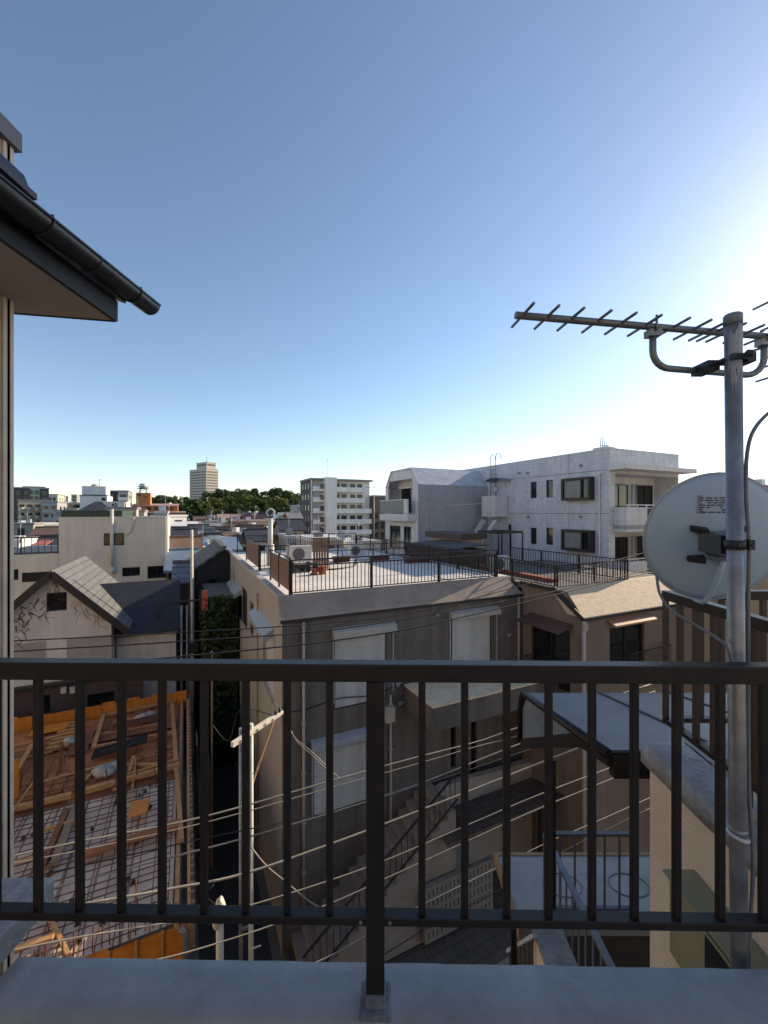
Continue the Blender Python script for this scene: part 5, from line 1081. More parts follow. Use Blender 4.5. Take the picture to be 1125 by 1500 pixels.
# mansard wing with the balcony that faces left
vb0, vs0 = 14.5, WSE
x0, x1, y0, y1 = vb0, WB0, vs0, 30.0; zt = FS(612, 683, vs0)[1]; zk = FS(660, 711, vs0)[1]; sl_ = .95
T = side_T('front', x0, x1, y0, y1); mb = MB(); wall_side(mb, T, x0, x1, 0, zk, [])
Tl = side_T('left', x0, x1, y0, y1)
lo_w = [wl(568, 577, 770, 806, x0), wl(586, 602, 771, 806, x0)]
lo_w = [(25.1 + .7, 26.9, lo_w[1][2], lo_w[1][3]), (27.4, 29.2, lo_w[1][2], lo_w[1][3])]
up = (y0 + .75, y1 - .5, FB(588, 748, x0)[1] - .2, FB(588, 712, x0)[1] + .35)
m2 = MB(); wall_side(m2, Tl, y0, y1, 0, zk, [lo_w[0], lo_w[1], (up[0], up[1], up[2], min(up[3], zk))], rec=.14)
mb.build('mansard_wall', MATS['tile_grey'], wb, recalc=False)
m2.poly([(x0, y0, zk), (x0, y0 + .6, zk), (x0, y0 + 1.5, zt), (x0, y0 + sl_, zt)])
m2.poly([(x0, y1 - .5, zk), (x0, y1, zk), (x0, y1 - sl_, zt), (x0, y1 - 1.2, zt)]); m2.poly([(x0, y0 + .9, up[3] + .1), (x0, y1 - .5, up[3] + .1), (x0, y1 - 1.0, zt), (x0, y0 + 1.3, zt)]); m2.poly([(x0 + .9, y0 + .4, zk - .1), (x0 + .9, y1 - .4, zk - .1), (x0 + .9, y1 - sl_, zt), (x0 + .9, y0 + sl_, zt)])
m2.poly([(x0, y1, 0), (x1, y1, 0), (x1, y1, zk), (x0, y1, zk)]); m2.build('end_wall', MATS['white_paint'], wb, recalc=False)
m = MB(); m.hexa([(x0 - .03, y0 - .03, zk), (x1, y0 - .03, zk), (x1, y0 + .2, zk), (x0 - .03, y0 + .2, zk)], [(x0 - .03, y0 + sl_, zt), (x1, y0 + sl_, zt), (x1, y0 + sl_ + .2, zt), (x0 - .03, y0 + sl_ + .2, zt)]); m.build('mansard_slope', MATS['slope_grey'], wb)
m = MB(); m.box(x0, x1, y0 + sl_, y1 - sl_, zt - .15, zt + .02); m.build('mansard_top', MATS['slope_grey'], wb); m = MB(); m.hexa([(x0 - .02, y1 - .2, zk), (x1, y1 - .2, zk), (x1, y1 + .02, zk), (x0 - .02, y1 + .02, zk)], [(x0 - .02, y1 - sl_ - .2, zt), (x1, y1 - sl_ - .2, zt), (x1, y1 - sl_, zt), (x0 - .02, y1 - sl_, zt)]); m.build('back_slope', MATS['slope_grey'], wb)
m = MB(); q9 = [(y0 + .1, up[2] - .3), (y1 - .1, up[2] - .3), (y1 - .1, zk), (y1 - sl_, zt - .01), (y0 + sl_, zt - .01), (y0 + .1, zk)]; m.hexa([(x0 + 1.2, *p) for p in q9], [(x0 + 1.27, *p) for p in q9]); m.build('recess_wall', MATS['white_paint'], wb)
Tb = lambda a, z, d: (x0 + 1.2 - d, a, z)
for (a, b) in ((y0 + 1.3, y0 + 2.6), (y0 + 3.1, y0 + 4.5)): win(wb, Tb, (a, b, up[2] + .1, up[2] + 2.1), rec=-.06, mull=1, name='balcony_door')
for q in lo_w: win(wb, Tl, q, rec=.1, mull=1, name='window')
m = MB(); m.box(x0 - .65, x0 + 1.2, y0 + .3, y1 - .3, up[2] - .55, up[2] - .05); m.build('balcony_floor', MATS['white_paint'], wb)
m = MB(); m.box(x0 - .65, x0 - .58, y0 + .9, y1 - .35, up[2], up[2] + .95); m.build('balcony_panel', MATS['glass_blue'], wb); m = MB(); m.box(x0 - .66, x0 - .58, y0 + .3, y0 + .89, up[2] - .04, up[2] + 1.0); m.box(x0 - .66, x0 - .57, y0 + .9, y1 - .3, up[2] + .96, up[2] + 1.02); m.build('balcony_wall', MATS['white_paint'], wb)
# outside stair box, ladder and little canopy on the long face
sy0, z_ = FB(735, 700, WB0)
m = MB(); m.box(WB0 - 1.25, WB0 - .05, 22.6, 24.0, FB(722, 757, WB0 - .6)[1], FB(722, 727, WB0 - .6)[1]); m.build('stair_box', MATS['white_paint'], wb, bevel=.01)
m = MB(); m.bar((WB0 - 1.1, 22.7, 10.9), (WB0 - 3.6, 22.7, 8.0), .3, .08); m.bar((WB0 - 1.1, 23.9, 10.9), (WB0 - 3.6, 23.9, 8.0), .06, .35); m.build('stair_flight', MATS['white_paint'], wb)
m = MB(); m.box(WB0 - 1.5, WB0 - .06, 22.4, 23.6, 0, 10.0); m.build('stair_base', MATS['tile_grey'], wb)
m = MB(); zc = FB(730, 705, WB0 - .5)[1]
for i in range(8):
    a, b = pi * i / 8, pi * (i + 1) / 8; m.slab([(WB0 - 1.0, 23.1 + .8 * cos(a), zc + .25 * sin(a)), (WB0 - .01, 23.1 + .8 * cos(a), zc + .25 * sin(a)), (WB0 - .01, 23.1 + .8 * cos(b), zc + .25 * sin(b)), (WB0 - 1.0, 23.1 + .8 * cos(b), zc + .25 * sin(b))], .03)
m.build('door_canopy', MATS['plastic_grey'], wb)
m = MB(); q = FB(718, 700, WB0 - .2)[0]
for a in (q, q - .55): m.tube([(WB0 - .18, a, 11.2), (WB0 - .18, a, ztop + .55), (WB0 - .05, a, ztop + .85), (WB0 + .25, a, ztop + .85), (WB0 + .38, a, ztop + .5)], .028, 6)
z = 11.3
while z < ztop: m.tube([(WB0 - .18, q, z), (WB0 - .18, q - .55, z)], .018, 5); z += .33
m.build('ladder', MATS['galv'], wb)
m = MB(); b, z = FS(890, 652, WS0 + .6); m.box(b - .3, b + .5, WS0 + .5, WS0 + 1.3, ztop - .3, ztop + .22); m.build('roof_hatch', MATS['white_paint'], wb)
t = thing('roof_aerial', 'cluster of thin aerial rods on the top corner of the white building', 'antenna', 'G', (b, WS0 + .9, ztop + .2))
m = MB(); [m.tube([(b + x, WS0 + .9, ztop + .2), (b + x, WS0 + .9, ztop + h)], .022, 5) for x, h in ((0, .95), (-.18, .75), (.16, .7), (.35, .5))]; m.tube([(b - .2, WS0 + .9, ztop + .32), (b + .9, WS0 + .7, ztop + .34)], .02, 5); m.build('rods', MATS['alu'], t)
wlm = thing('wall_lamp', 'round white lamp glowing by the stair door of the white building', 'lamp', 'G', (WB0 - .3, 23.2, 12)); s_, z_ = FB(726, 717, WB0 - .1)
m = MB(); m.ball((WB0 - .12, s_, z_), .12, .2, .26, 12, 8); m.build('globe', MATS['white_tie'], wlm); m = MB(); m.box(WB0 - .06, WB0 - .002, s_ - .1, s_ + .1, z_ - .15, z_ + .15); m.build('wall_plate', MATS['plastic_grey'], wlm)
# ================================================================= THE TOWN BEYOND
def mm(n, c, **k): return M(n, c, .85, .1, .5, streak=.12, **k)
W = {'white': mm('far_white', (.75, .74, .70)), 'cream': mm('far_cream', (.56, .51, .40)), 'beige': mm('far_beige', (.46, .40, .31)), 'grey': mm('far_grey', (.36, .36, .36)), 'olive': mm('far_olive', (.34, .33, .27)),
     'dark': mm('far_dark', (.05, .055, .075)), 'orange': mm('far_orange', (.50, .20, .07)), 'pink': mm('far_pink', (.46, .27, .21)), 'brick': mm('far_brick', (.38, .13, .09)), 'yellow': mm('far_yellow', (.52, .45, .25)), 'blue': mm('far_blue', (.07, .12, .19)), 'brown': mm('far_brown', (.16, .11, .085)), 'green': M('far_green_glass', (.22, .36, .34), .15, .15, .3)}
R = {'dark': M('far_roof_dark', (.045, .048, .06), .6, .2, 1, tile=(.4, .3, .03, .7, 'flat', .5)), 'grey': M('far_roof_grey', (.22, .22, .22), .6, .2, 1), 'brown': M('far_roof_brown', (.16, .10, .075), .7, .2, 1, tile=(.4, .3, .03, .7, 'flat', .5)), 'pink': M('far_roof_pink', (.40, .25, .21), .7, .15, 1), 'red': M('far_roof_red', (.30, .10, .075), .7, .15, 1), 'silver': M('far_roof_silver', (.45, .48, .50), .3, .15, 1), 'white': M('far_roof_white', (.65, .65, .62), .6, .1, 1), 'green': MATS['green_roof'], 'blue': M('far_roof_blue', (.14, .20, .27), .5, .15, 1)}
rf_ = random.Random(11)
def house_at(px0, px1, pye, Z, wall, roof, kind, rise, label, depth=None, rz=None, rows=2, cols=None, zwin=None, name='town_house', cat='house', band=False, winw=1.3, group=None):
    """a building whose near face spans px0..px1 at distance Z with its eave (or parapet) at pye"""
    xa, xb = (px0 - 562.5) / FL * Z, (px1 - 562.5) / FL * Z; wd = xb - xa; ze = _z(pye, Z); dp = depth or max(6, min(11, wd * .8)); th = GA if rz is None else rz
    xc = (xa + xb) / 2; t = thing(name, label, cat, th, (0, 0, 0), group); t.location = (xc, Z, 0)
    wd = wd / (cos(th) + .25 * abs(sin(th)))
    x0, x1 = -wd / 2, wd / 2; cols = cols or max(1, round(wd / 3.2)); pitch = 2.9; ws = []
    Tn = side_T('front', x0, x1, 0, dp); body(t, x0, x1, 0, dp, 0, ze, W[wall])
    n = 0; fl = []
    for r in range(rows):
        z1 = ze - .55 - pitch * r
        if z1 < 1.2: break
        if band: m = MB(); m.tbox(Tn, x0 + .4, x1 - .4, z1 - 1.4, z1, .01, .05); m.build('window_band', MATS['glass'], t); continue
        o = None
        for c in range(cols):
            xm = x0 + wd * (c + .5) / cols; w_ = min(winw, wd / cols * .6)
            f = MB().tbox(Tn, xm - w_ / 2, xm + w_ / 2, z1 - 1.25, z1, .005, .06).build('window', MATS['frame_dark'], t)
            MB().tbox(Tn, xm - w_ / 2 + .07, xm + w_ / 2 - .07, z1 - 1.18, z1 - .07, .062, .068).build('pane', MATS['glass' if rf_.random() < .7 else 'curtain'], f)
    if rf_.random() < .5 or rows > 3:
        Ts = side_T('right', x0, x1, 0, dp)
        for r in range(rows):
            z1 = ze - .6 - pitch * r
            if z1 > 1.4: MB().tbox(Ts, dp * .3, dp * .3 + 1.2, z1 - 1.2, z1, .005, .06).build('window', MATS['frame_dark'], t)
    if kind == 'flat':
        m = MB(); m.box(x0 - .12, x1 + .12, -.12, dp + .12, ze + .003, ze + .35); rp = m.build('roof', R[roof], t)
        for q in range(rf_.choice((1, 2, 3))):
            xa_, ya_, hh = rf_.uniform(x0 + .4, max(x0 + .5, x1 - 1.6)), rf_.uniform(.4, dp - 1.5), rf_.uniform(.3, .8); MB().box(xa_, xa_ + rf_.uniform(.5, .9), ya_, ya_ + .7, ze + .352, ze + .35 + hh).build('roof_unit', R[rf_.choice(('grey', 'white', 'silver'))], rp)
        xa_ = rf_.uniform(x0 + .3, x1 - .3); MB().tube([(xa_, dp * .5, ze + .3), (xa_, dp * .5, ze + 2.6)], .035, 5).bar((xa_ - .6, dp * .5, ze + 2.4), (xa_ + .6, dp * .5, ze + 2.4), .04, .04).bar((xa_ - .4, dp * .5, ze + 2.1), (xa_ + .4, dp * .5, ze + 2.1), .04, .04).build('aerial', MATS['galv'], rp)
    elif kind in ('gx', 'gy'): gable(t, x0, x1, 0, dp, ze, rise, R[roof], axis=kind[1], over=.45, th=.16, wallmat=W[wall])
    elif kind == 'hip':
        o_ = .5; c = (x1 - x0) / 2; q = min(c, dp / 2) * .8; m = MB()
        m.hexa([(x0 - o_, -o_, ze), (x1 + o_, -o_, ze), (x1 + o_, dp + o_, ze), (x0 - o_, dp + o_, ze)], [(x0 + q, dp / 2 - .1, ze + rise), (x1 - q, dp / 2 - .1, ze + rise), (x1 - q, dp / 2 + .1, ze + rise), (x0 + q, dp / 2 + .1, ze + rise)]); m.build('roof', R[roof], t)
    elif kind == 'shed':
        m = MB(); m.slab([(x0 - .4, -.5, ze + .1), (x1 + .4, -.5, ze + .1), (x1 + .4, dp + .4, ze + rise), (x0 - .4, dp + .4, ze + rise)], .18); m.build('roof', R[roof], t)
        [MB().poly([(x_, 0, ze), (x_, dp, ze), (x_, dp, ze + rise - .1)]).build('side_wall', W[wall], t, recalc=False) for x_ in (x0, x1)]
    return t
H = house_at
# ---- middle distance, between the cream building and the roof terrace
H(252, 271, 757, 72, 'white', 'white', 'flat', 0, 'upper white box house with a small window behind the cream building', rz=1.02)
H(251, 285, 773, 56, 'white', 'white', 'shed', .7, 'lower white house with a pale sloping roof beside the cream building')
H(281, 305, 771, 90, 'pink', 'pink', 'shed', 1.0, 'pinkish brown house with a flat looking roof, right of the white box houses')
H(304, 323, 765, 85, 'grey', 'grey', 'flat', 0, 'grey two storey house with one dark window below the trees')
H(326, 346, 766, 82, 'white', 'grey', 'flat', 0, 'small white house with black windows left of the long beige house', cols=2, rz=1.02)
H(345, 396, 765, 78, 'beige', 'pink', 'flat', 0, 'long beige two storey house with three windows, near the lamp post', cols=4, depth=8)
H(342, 359, 761, 108, 'pink', 'pink', 'gx', 1.2, 'small pink roofed house behind the long beige house')
H(359, 388, 762, 104, 'brick', 'red', 'gx', 1.2, 'low red roofed house behind the right end of the long beige house')
H(374, 390, 752, 132, 'cream', 'grey', 'flat', 0, 'cream house just under the trees, left of the round roof lamp', rz=1.02)
H(344, 373, 757, 128, 'grey', 'dark', 'hip', 1.6, 'grey roofed house under the middle of the wooded hill')
H(306, 320, 757, 135, 'grey', 'silver', 'flat', 0, 'small grey flat roofed house at the foot of the wooded hill')
H(424, 442, 759, 100, 'brick', 'grey', 'gx', 1.3, 'brick red gabled house beside the dark end of the white flats', cols=1)
H(412, 443, 752, 155, 'white', 'white', 'flat', 0, 'long low white pavilion roof at the foot of the hill near the white flats', band=True, rows=1)
H(430, 446, 741, 175, 'grey', 'silver', 'flat', 0, 'grey tank like block half hidden by the dark brick end of the white flats', rows=1)
H(413, 445, 776, 66, 'beige', 'dark', 'gx', 1.5, 'dark tiled gable roof house in front of the white flats')
H(399, 420, 763, 92, 'grey', 'silver', 'gy', 1.2, 'grey shed with a silver roof right of the round roof lamp', cols=1)
H(403, 421, 770, 78, 'white', 'silver', 'gx', 1.0, 'white walled house with a shining silver roof right of the lamp post')
H(357, 375, 783, 56, 'yellow', 'yellow' if 'yellow' in R else 'white', 'flat', 0, 'small yellow house among dark roofs', cols=1, rz=1.02)
H(367, 393, 792, 50, 'white', 'dark', 'gx', 1.1, 'white house with a dark hipped roof below the round roof lamp')
H(322, 347, 790, 55, 'grey', 'dark', 'gx', 1.0, 'house with a wide dark blue roof left of the small yellow house')
H(344, 362, 778, 62, 'brown', 'brown', 'gx', 1.0, 'brown roofed house in front of the long beige house')
H(300, 323, 784, 49, 'white', 'dark', 'flat', 0, 'white box house with a dark lower roof, right of the thin alley pole', cols=1)
H(281, 302, 783, 52, 'beige', 'dark', 'gx', 1.0, 'beige house with a dark roof just right of the thin alley pole')
H(262, 297, 800, 42, 'blue', 'blue', 'shed', .6, 'blue walled house with a blue grey roof behind the charcoal house')
H(295, 335, 806, 41, 'white', 'white', 'flat', 0, 'low white house with a flat parapet roof behind the charcoal house', cols=1)
H(331, 349, 806, 39, 'grey', 'blue', 'shed', .9, 'small house with a pale blue shining roof left of the roof terrace')
H(250, 288, 815, 34, 'brown', 'brown', 'gx', 1.3, 'house with a broad brown tiled roof right of the cream building')
H(252, 281, 834, 29, 'brown', 'blue', 'gx', 1.0, 'low house with blue grey glazed tiles below the brown tiled roof', cols=1)
H(261, 283, 792, 46, 'grey', 'dark', 'gx', 1.0, 'grey house with a dark roof between the lower white house and the blue house')
H(330, 344, 772, 95, 'white', 'grey', 'gx', .9, 'small pale gabled house behind the white house with black windows', cols=1)
H(386, 402, 774, 70, 'cream', 'white', 'flat', 0, 'narrow sunlit cream house directly behind the lamp post', cols=1, rz=1.02)
H(286, 300, 762, 120, 'cream', 'brown', 'gx', 1.0, 'cream house with a brown roof right behind the pinkish house', cols=1)
H(440, 475, 795, 60, 'grey', 'silver', 'flat', 0, 'low grey flat roof behind the near fan units', rows=1)
H(455, 505, 792, 42, 'beige', 'white', 'flat', 0, 'low beige house with boxes on its flat roof, in front of the white flats', rows=1)
H(505, 560, 797, 46, 'white', 'white', 'flat', 0, 'low white flat roofed house between the white flats and the white building', rows=1)
H(300, 316, 770, 100, 'cream', 'brown', 'gy', 1.3, 'cream gabled house between the grey house and the pinkish house', cols=1, rz=.9)
H(316, 330, 775, 74, 'yellow', 'grey', 'flat', 0, 'dull yellow box house below the grey two storey house', cols=1, rz=1.0)
H(330, 350, 785, 64, 'cream', 'brown', 'gy', 1.2, 'cream house with a brown gable in front of the white house with black windows', cols=1, rz=.95)
H(283, 300, 793, 47, 'white', 'grey', 'gx', .9, 'white house with a grey roof above the blue walled house', cols=1, rz=.7)
H(310, 330, 797, 46, 'grey', 'silver', 'shed', .8, 'grey house with a shining tin roof above the charcoal house', cols=1)
H(376, 396, 783, 60, 'pink', 'brown', 'gy', 1.2, 'pink house with a brown gable right of the small yellow house', cols=1, rz=.9)
H(392, 408, 757, 118, 'white', 'dark', 'gy', 1.3, 'white gabled house with a dark roof just right of the round roof lamp', cols=1, rz=.95)
H(405, 424, 761, 105, 'cream', 'silver', 'flat', 0, 'cream box house left of the brick red gabled house', cols=2, rz=1.0)
H(270, 284, 766, 104, 'brown', 'grey', 'flat', 0, 'brown box house between the white box house and the pinkish house', cols=1)
H(322, 342, 759, 118, 'cream', 'pink', 'gx', 1.0, 'cream house with a pinkish roof below the left half of the hill', cols=2)
H(349, 362, 795, 50, 'cream', 'brown', 'gx', .9, 'low cream house close behind the left corner of the roof terrace', cols=1, rz=.9)
H(398, 412, 785, 55, 'brown', 'dark', 'hip', 1.0, 'brown house with a dark pyramid roof behind the folded chair', cols=1)
H(422, 440, 789, 50, 'grey', 'silver', 'flat', 0, 'grey box house with a silver top in front of the dark gable roof house', cols=1)
H(256, 270, 786, 50, 'brown', 'dark', 'gx', .9, 'brown house with a dark roof left of the thin alley pole top', cols=1)
t = thing('satellite_dish', 'small white satellite dish far off in front of the white flats', 'satellite dish', 'C', (-5, 41, 8)); Z = 41.0; c = Vector((*CZ(497, 784, Z)[:1], Z, CZ(497, 784, Z)[1]))
m = MB(); n = Vector((.5, -.8, .3)).normalized(); u = n.orthogonal().normalized(); v = n.cross(u)
for i in range(5): pass
R2 = .5; vs = [c] ; [vs.append(c + (u * cos(2 * pi * k / 20) + v * sin(2 * pi * k / 20)) * R2 + n * .12) for k in range(20)]
m.add(vs, [(0, 1 + k, 1 + (k + 1) % 20) for k in range(20)], True); m.build('reflector', MATS['ac_white'], t); m = MB(); m.tube([c - n * .02, c - n * .3 - Vector((0, 0, .2)), (c.x, c.y + .2, 8)], .05, 6); m.build('pole', MATS['galv'], t)
# ---- left, beyond the flat roof railing
H(17, 45, 769, 70, 'olive', 'olive' if 'olive' in R else 'grey', 'flat', 0, 'dull olive grey block behind the low flat roof at the left edge', rows=3, winw=.9)
H(44, 84, 769, 76, 'cream', 'white', 'flat', 0, 'sunlit cream block with a few windows beside the olive grey block', rows=2, cols=4, rz=1.02)
H(28, 58, 799, 50, 'pink', 'red', 'shed', .8, 'house with a pinkish red roof seen through the flat roof railing')
H(10, 26, 795, 46, 'white', 'white', 'flat', 0, 'small white house seen through the flat roof railing at the far left')
H(58, 84, 800, 52, 'dark', 'dark', 'gx', 1.0, 'dark roofed house seen through the right part of the flat roof railing')
H(52, 84, 784, 62, 'brown', 'brown', 'gx', 1.0, 'brown roofs just below the sunlit cream block')
# ---- larger blocks on the skyline
def flats(px0, px1, ptop, Z, wall, label, floors, depth=14, rz=None, balc=True, ww=None, roofm='grey', cols=4, name='apartment_block', zig=False, bm='white'):
    xa, xb = (px0 - 562.5) / FL * Z, (px1 - 562.5) / FL * Z; zt = _z(ptop, Z); th = GA if rz is None else rz; wd = (xb - xa) / (cos(th) + .3 * abs(sin(th)))
    t = thing(name, label, 'apartment block', th, (0, 0, 0)); t.location = ((xa + xb) / 2, Z, 0); x0, x1 = -wd / 2, wd / 2
    body(t, x0, x1, 0, depth, 0, zt, W[wall]); T = side_T('front', x0, x1, 0, depth); Tr = side_T('right', x0, x1, 0, depth); ph = 2.95
    for f in range(floors):
        z = zt - .5 - ph * (f + 1)
        if z < 2: break
        for c in range(cols):
            a = x0 + wd * (c + .5) / cols; w_ = wd / cols * .30
            MB().tbox(T, a - w_, a + w_, z + .3, z + 2.2, .01, .06).build('window', MATS['glass'], t)
        if balc: MB().tbox(T, x0 + .1, x1 - .1, z - .25, z + 1.0, .9, 1.05).tbox(T, x0 + .1, x1 - .1, z - .25, z - .1, .0, .9).build('balcony', W[bm], t)
        if zig:
            for c in range(cols): a = x0 + wd * c / cols; m = MB(); m.hexa([T(a, z, .1), T(a + wd / cols * .5, z, 1.6), T(a + wd / cols, z, .1)], [T(a, z + 1.1, .1), T(a + wd / cols * .5, z + 1.1, 1.6), T(a + wd / cols, z + 1.1, .1)]); m.build('bay_balcony', W[bm], t)
        [MB().tbox(Tr, depth * q, depth * (q + .15), z + .5, z + 2.0, .01, .06).build('side_window', MATS['glass'], t) for q in (.25, .6)]
    m = MB(); m.box(x0 - .15, x1 + .15, -.15, depth + .15, zt + .004, zt + .5); m.build('roof', R[roofm], t); return t
flats(14, 39, 715, 185, 'dark', 'tall dark navy block of flats at the far left', 14, balc=False, cols=3, bm='grey', rz=.7)
t = flats(38, 62, 714, 200, 'green', 'pale green glass office tower on the left skyline', 6, balc=False, cols=4, name='office_tower', rz=.7, depth=8)
flats(60, 70, 716, 192, 'dark', 'narrow dark tower at the right of the green glass tower', 8, balc=False, cols=1, bm='grey', rz=.7, depth=8)
flats(33, 66, 734, 152, 'beige', 'beige flats with zigzag balconies on the left skyline', 7, balc=False, zig=True, cols=4, bm='cream', rz=.72)
flats(64, 82, 736, 150, 'grey', 'grey flats right of the zigzag balconies', 7, cols=2, bm='grey')
flats(69, 83, 725, 230, 'cream', 'sunlit plain cream slab behind the grey flats', 4, balc=False, cols=1)
H(80, 114, 737, 172, 'cream', 'white', 'flat', 0, 'cream stepped office block left of the white block with a roof room', rows=3, band=True, rz=1.02, name='office_block', cat='building')
H(82, 118, 748, 140, 'grey', 'grey', 'flat', 0, 'dull grey block in front of the cream stepped offices', rows=2, name='office_block', cat='building')
flats(87, 94, 727, 420, 'grey', 'hazy slim tower far away, the left one of two', 5, balc=False, cols=1); flats(105, 112, 725, 430, 'grey', 'hazy slim tower far away, the right one of two', 5, balc=False, cols=1)
def white_block():
    t = thing('white_block', 'white block with a corrugated roof room and aerials, left of the orange building', 'building', GA, (0, 0, 0)); Z = 122.0; k = Z / FL; t.location = ((136 - 562.5) * k, Z, 0)
    X = lambda px: (px - 136) * k * .98; z = lambda py: _z(py, Z)
    body(t, X(120), X(154), 0, 10, 0, z(726), W['white']); body(t, X(154) + .01, X(178), .4, 10, 0, z(735), W['white'], name='low_wall')
    m = MB(); m.box(X(119.5), X(154.5), -.3, 10.3, z(726) + .005, z(725)); m.build('roof', R['dark'], t); m = MB(); m.box(X(154) + .02, X(179), .2, 10.3, z(735) + .004, z(734)); m.build('low_roof', R['white'], t)
    m = MB()
    for i in range(15): a = X(122) + (X(152) - X(122)) * i / 15; m.box(a, a + .22, .5, 8, z(724.5), z(712)); m.box(a + .22, a + (X(152) - X(122)) / 15, .55, 7.9, z(724.5), z(712))
    m.build('roof_room', W['white'], t); T = side_T('front', 0, 0, 0, 0)
    for (a, b, c, d) in ((133, 136, 738, 741), (139, 142, 738, 741), (147, 152, 729, 733), (160, 164, 738, 741)): MB().tbox(T, X(a), X(b), z(d), z(c), .01, .08).build('window', MATS['glass'], t)
    m = MB(); m.ball(((X(135)), 4, z(711)), 1.0, 1.0, .6); m.build('tank', R['pink'], t); m = MB(); m.tube([(X(141), 4, z(712)), (X(141), 4, z(700))], .07, 5); m.tube([(X(138), 4, z(702)), (X(144), 4, z(701))], .05, 5); m.tube([(X(133), 4, z(712)), (X(133), 4, z(704))], .05, 5); m.build('aerial', MATS['galv'], t)
white_block()
flats(153, 176, 720, 178, 'dark', 'dark block with a black front right behind the white block', 6, balc=False, cols=3); flats(174, 187, 720, 172, 'grey', 'narrow grey block with white balconies beside the dark block', 6, cols=1, bm='white')
H(159, 197, 746, 62, 'beige', 'grey', 'flat', 0, 'beige house with a small arch window just above the cream building', rows=1, cols=2)
H(120, 158, 750, 68, 'dark', 'dark', 'hip', 1.8, 'dark hipped roof just above the green roof edge', rows=1)
H(192, 210, 750, 66, 'grey', 'grey', 'flat', 0, 'small grey block at the left end of the orange building', rows=1, cols=1); H(228, 244, 752, 58, 'grey', 'silver', 'flat', 0, 'small grey roof room just above the right end of the cream building', rows=1, cols=1)
def orange_block():
    t = thing('orange_building', 'orange terracotta building with a stair tower and a silver water tank on top', 'building', GA, (0, 0, 0)); Z = 120.0; k = Z / FL; t.location = ((228 - 562.5) * k, Z, 0); X = lambda px: (px - 228) * k; z = lambda py: _z(py, Z); T = side_T('front', 0, 0, 0, 0)
    body(t, X(198), X(257), 0, 9, 0, z(741), W['orange']); body(t, X(210), X(267), -2.0, -.01, 0, z(751), W['orange'], name='front_wall'); body(t, X(203), X(221), .5, 6, z(741) - 1, z(722), W['orange'], name='tower_wall')
    m = MB(); m.slab([(X(197), -.8, z(741) + .1), (X(258), -.8, z(741) + .1), (X(258), 9, z(737)), (X(197), 9, z(737))], .25); m.slab([(X(209), -2.6, z(751) + .1), (X(268), -2.6, z(751) + .1), (X(268), -.03, z(749)), (X(209), -.03, z(749))], .2); m.build('roof', R['pink'], t)
    for (a, b, c, d, y) in ((217, 222, 743, 747, .02), (226, 231, 743, 747, .02), (238, 243, 743, 747, .02), (246, 251, 743, 747, .02), (219, 228, 753, 756, 2.02), (240, 246, 753, 757, 2.02), (254, 259, 753, 757, 2.02)): MB().tbox(T, X(a), X(b), z(d), z(c), y, y + .06).build('window', MATS['glass'], t)
    for (a, b, c, d) in ((205, 209, 724, 727), (214, 216, 727, 730)): MB().tbox(T, X(a), X(b), z(d), z(c), -.49, -.43).build('window', MATS['glass'], t)
    m = MB(); cx = X(211); [m.bar((cx + a, 3 + b, z(722)), (cx + a * .8, 3 + b * .8, z(716)), .12, .12) for a in (-.9, .9) for b in (-.9, .9)]; m.bar((cx - 1, 2, z(721)), (cx + 1, 2, z(716)), .08, .08); m.bar((cx + 1, 2, z(721)), (cx - 1, 2, z(716)), .08, .08); m.box(cx - 1.5, cx + 1.5, 1.5, 4.5, z(716), z(715.6)); m.tube([(cx + 1.6 * cos(2 * pi * i / 16), 3 + 1.6 * sin(2 * pi * i / 16), z(712.5)) for i in range(17)], .05, 4); m.build('tank_stand', MATS['steel_dark'], t)
    m = MB(); m.tube([(cx, 3, z(715.5)), (cx, 3, z(709)), (cx, 3, z(707.8))], [1.05, 1.05, .5], 20); m.build('water_tank', M('tank_silver', (.55, .56, .56), .3, .08, 1, metal=.4), t)
orange_block()
# tower on the hill
def tower():
    Z = 520.0; k = Z / FL; th = radians(55); t = thing('high_rise', 'pale slab sided high rise standing above the wooded hill', 'tower', th, (0, 0, 0)); t.location = ((302 - 562.5) * k, Z, 0); z = lambda py: _z(py, Z)
    M('tower_wall', (.52, .47, .40), .85, .05, .05); zt = z(687); wa, wb_ = 17.0, 38.0; m = MB()
    body(t, 0, wa, 0, wb_, 0, zt, MATS['tower_wall']); body(t, 2.5, wa - 1.5, 3, wb_ - 12, zt, z(677), MATS['tower_wall'], name='top_wall'); m.box(-.2, wa + .2, -.2, wb_ + .2, zt + .01, zt + .7); m.box(2.3, wa - 1.3, 2.8, wb_ - 11.8, z(677) + .01, z(676)); m.build('roof', MATS['tower_wall'], t)
    T1 = side_T('front', 0, wa, 0, wb_); T2 = side_T('left', 0, wa, 0, wb_); zz_ = zt - 2.5
    while zz_ > 12:
        m = MB(); [m.tbox(T1, .8 + 2.0 * i, .8 + 2.0 * i + 1.2, zz_ - 1.7, zz_, .02, .1) for i in range(8)]; m.build('window_row', MATS['frame_brown'], t)
        m = MB(); [m.tbox(T2, 1 + 3.0 * i, 1 + 3.0 * i + 2.3, zz_ - 1.4, zz_, .02, .1) for i in range(12)]; m.build('window_row', MATS['frame_brown'], t); zz_ -= 3.5
    m = MB(); T3 = side_T('front', 2.5, wa - 1.5, 3, 0); m.tbox(T3, 3.5, wa - 2.5, z(681), z(679), .02, .1); m.build('window_band', MATS['frame_brown'], t); m = MB(); T4 = side_T('left', 2.5, 0, 0, 0); m.tbox(T4, 4, wb_ - 13, z(681), z(679), .02, .1); m.build('window_band', MATS['frame_brown'], t)
    m = MB(); m.tube([(6, 8, z(676)), (6, 8, z(668))], .4, 5); m.build('aerial', MATS['galv'], t)
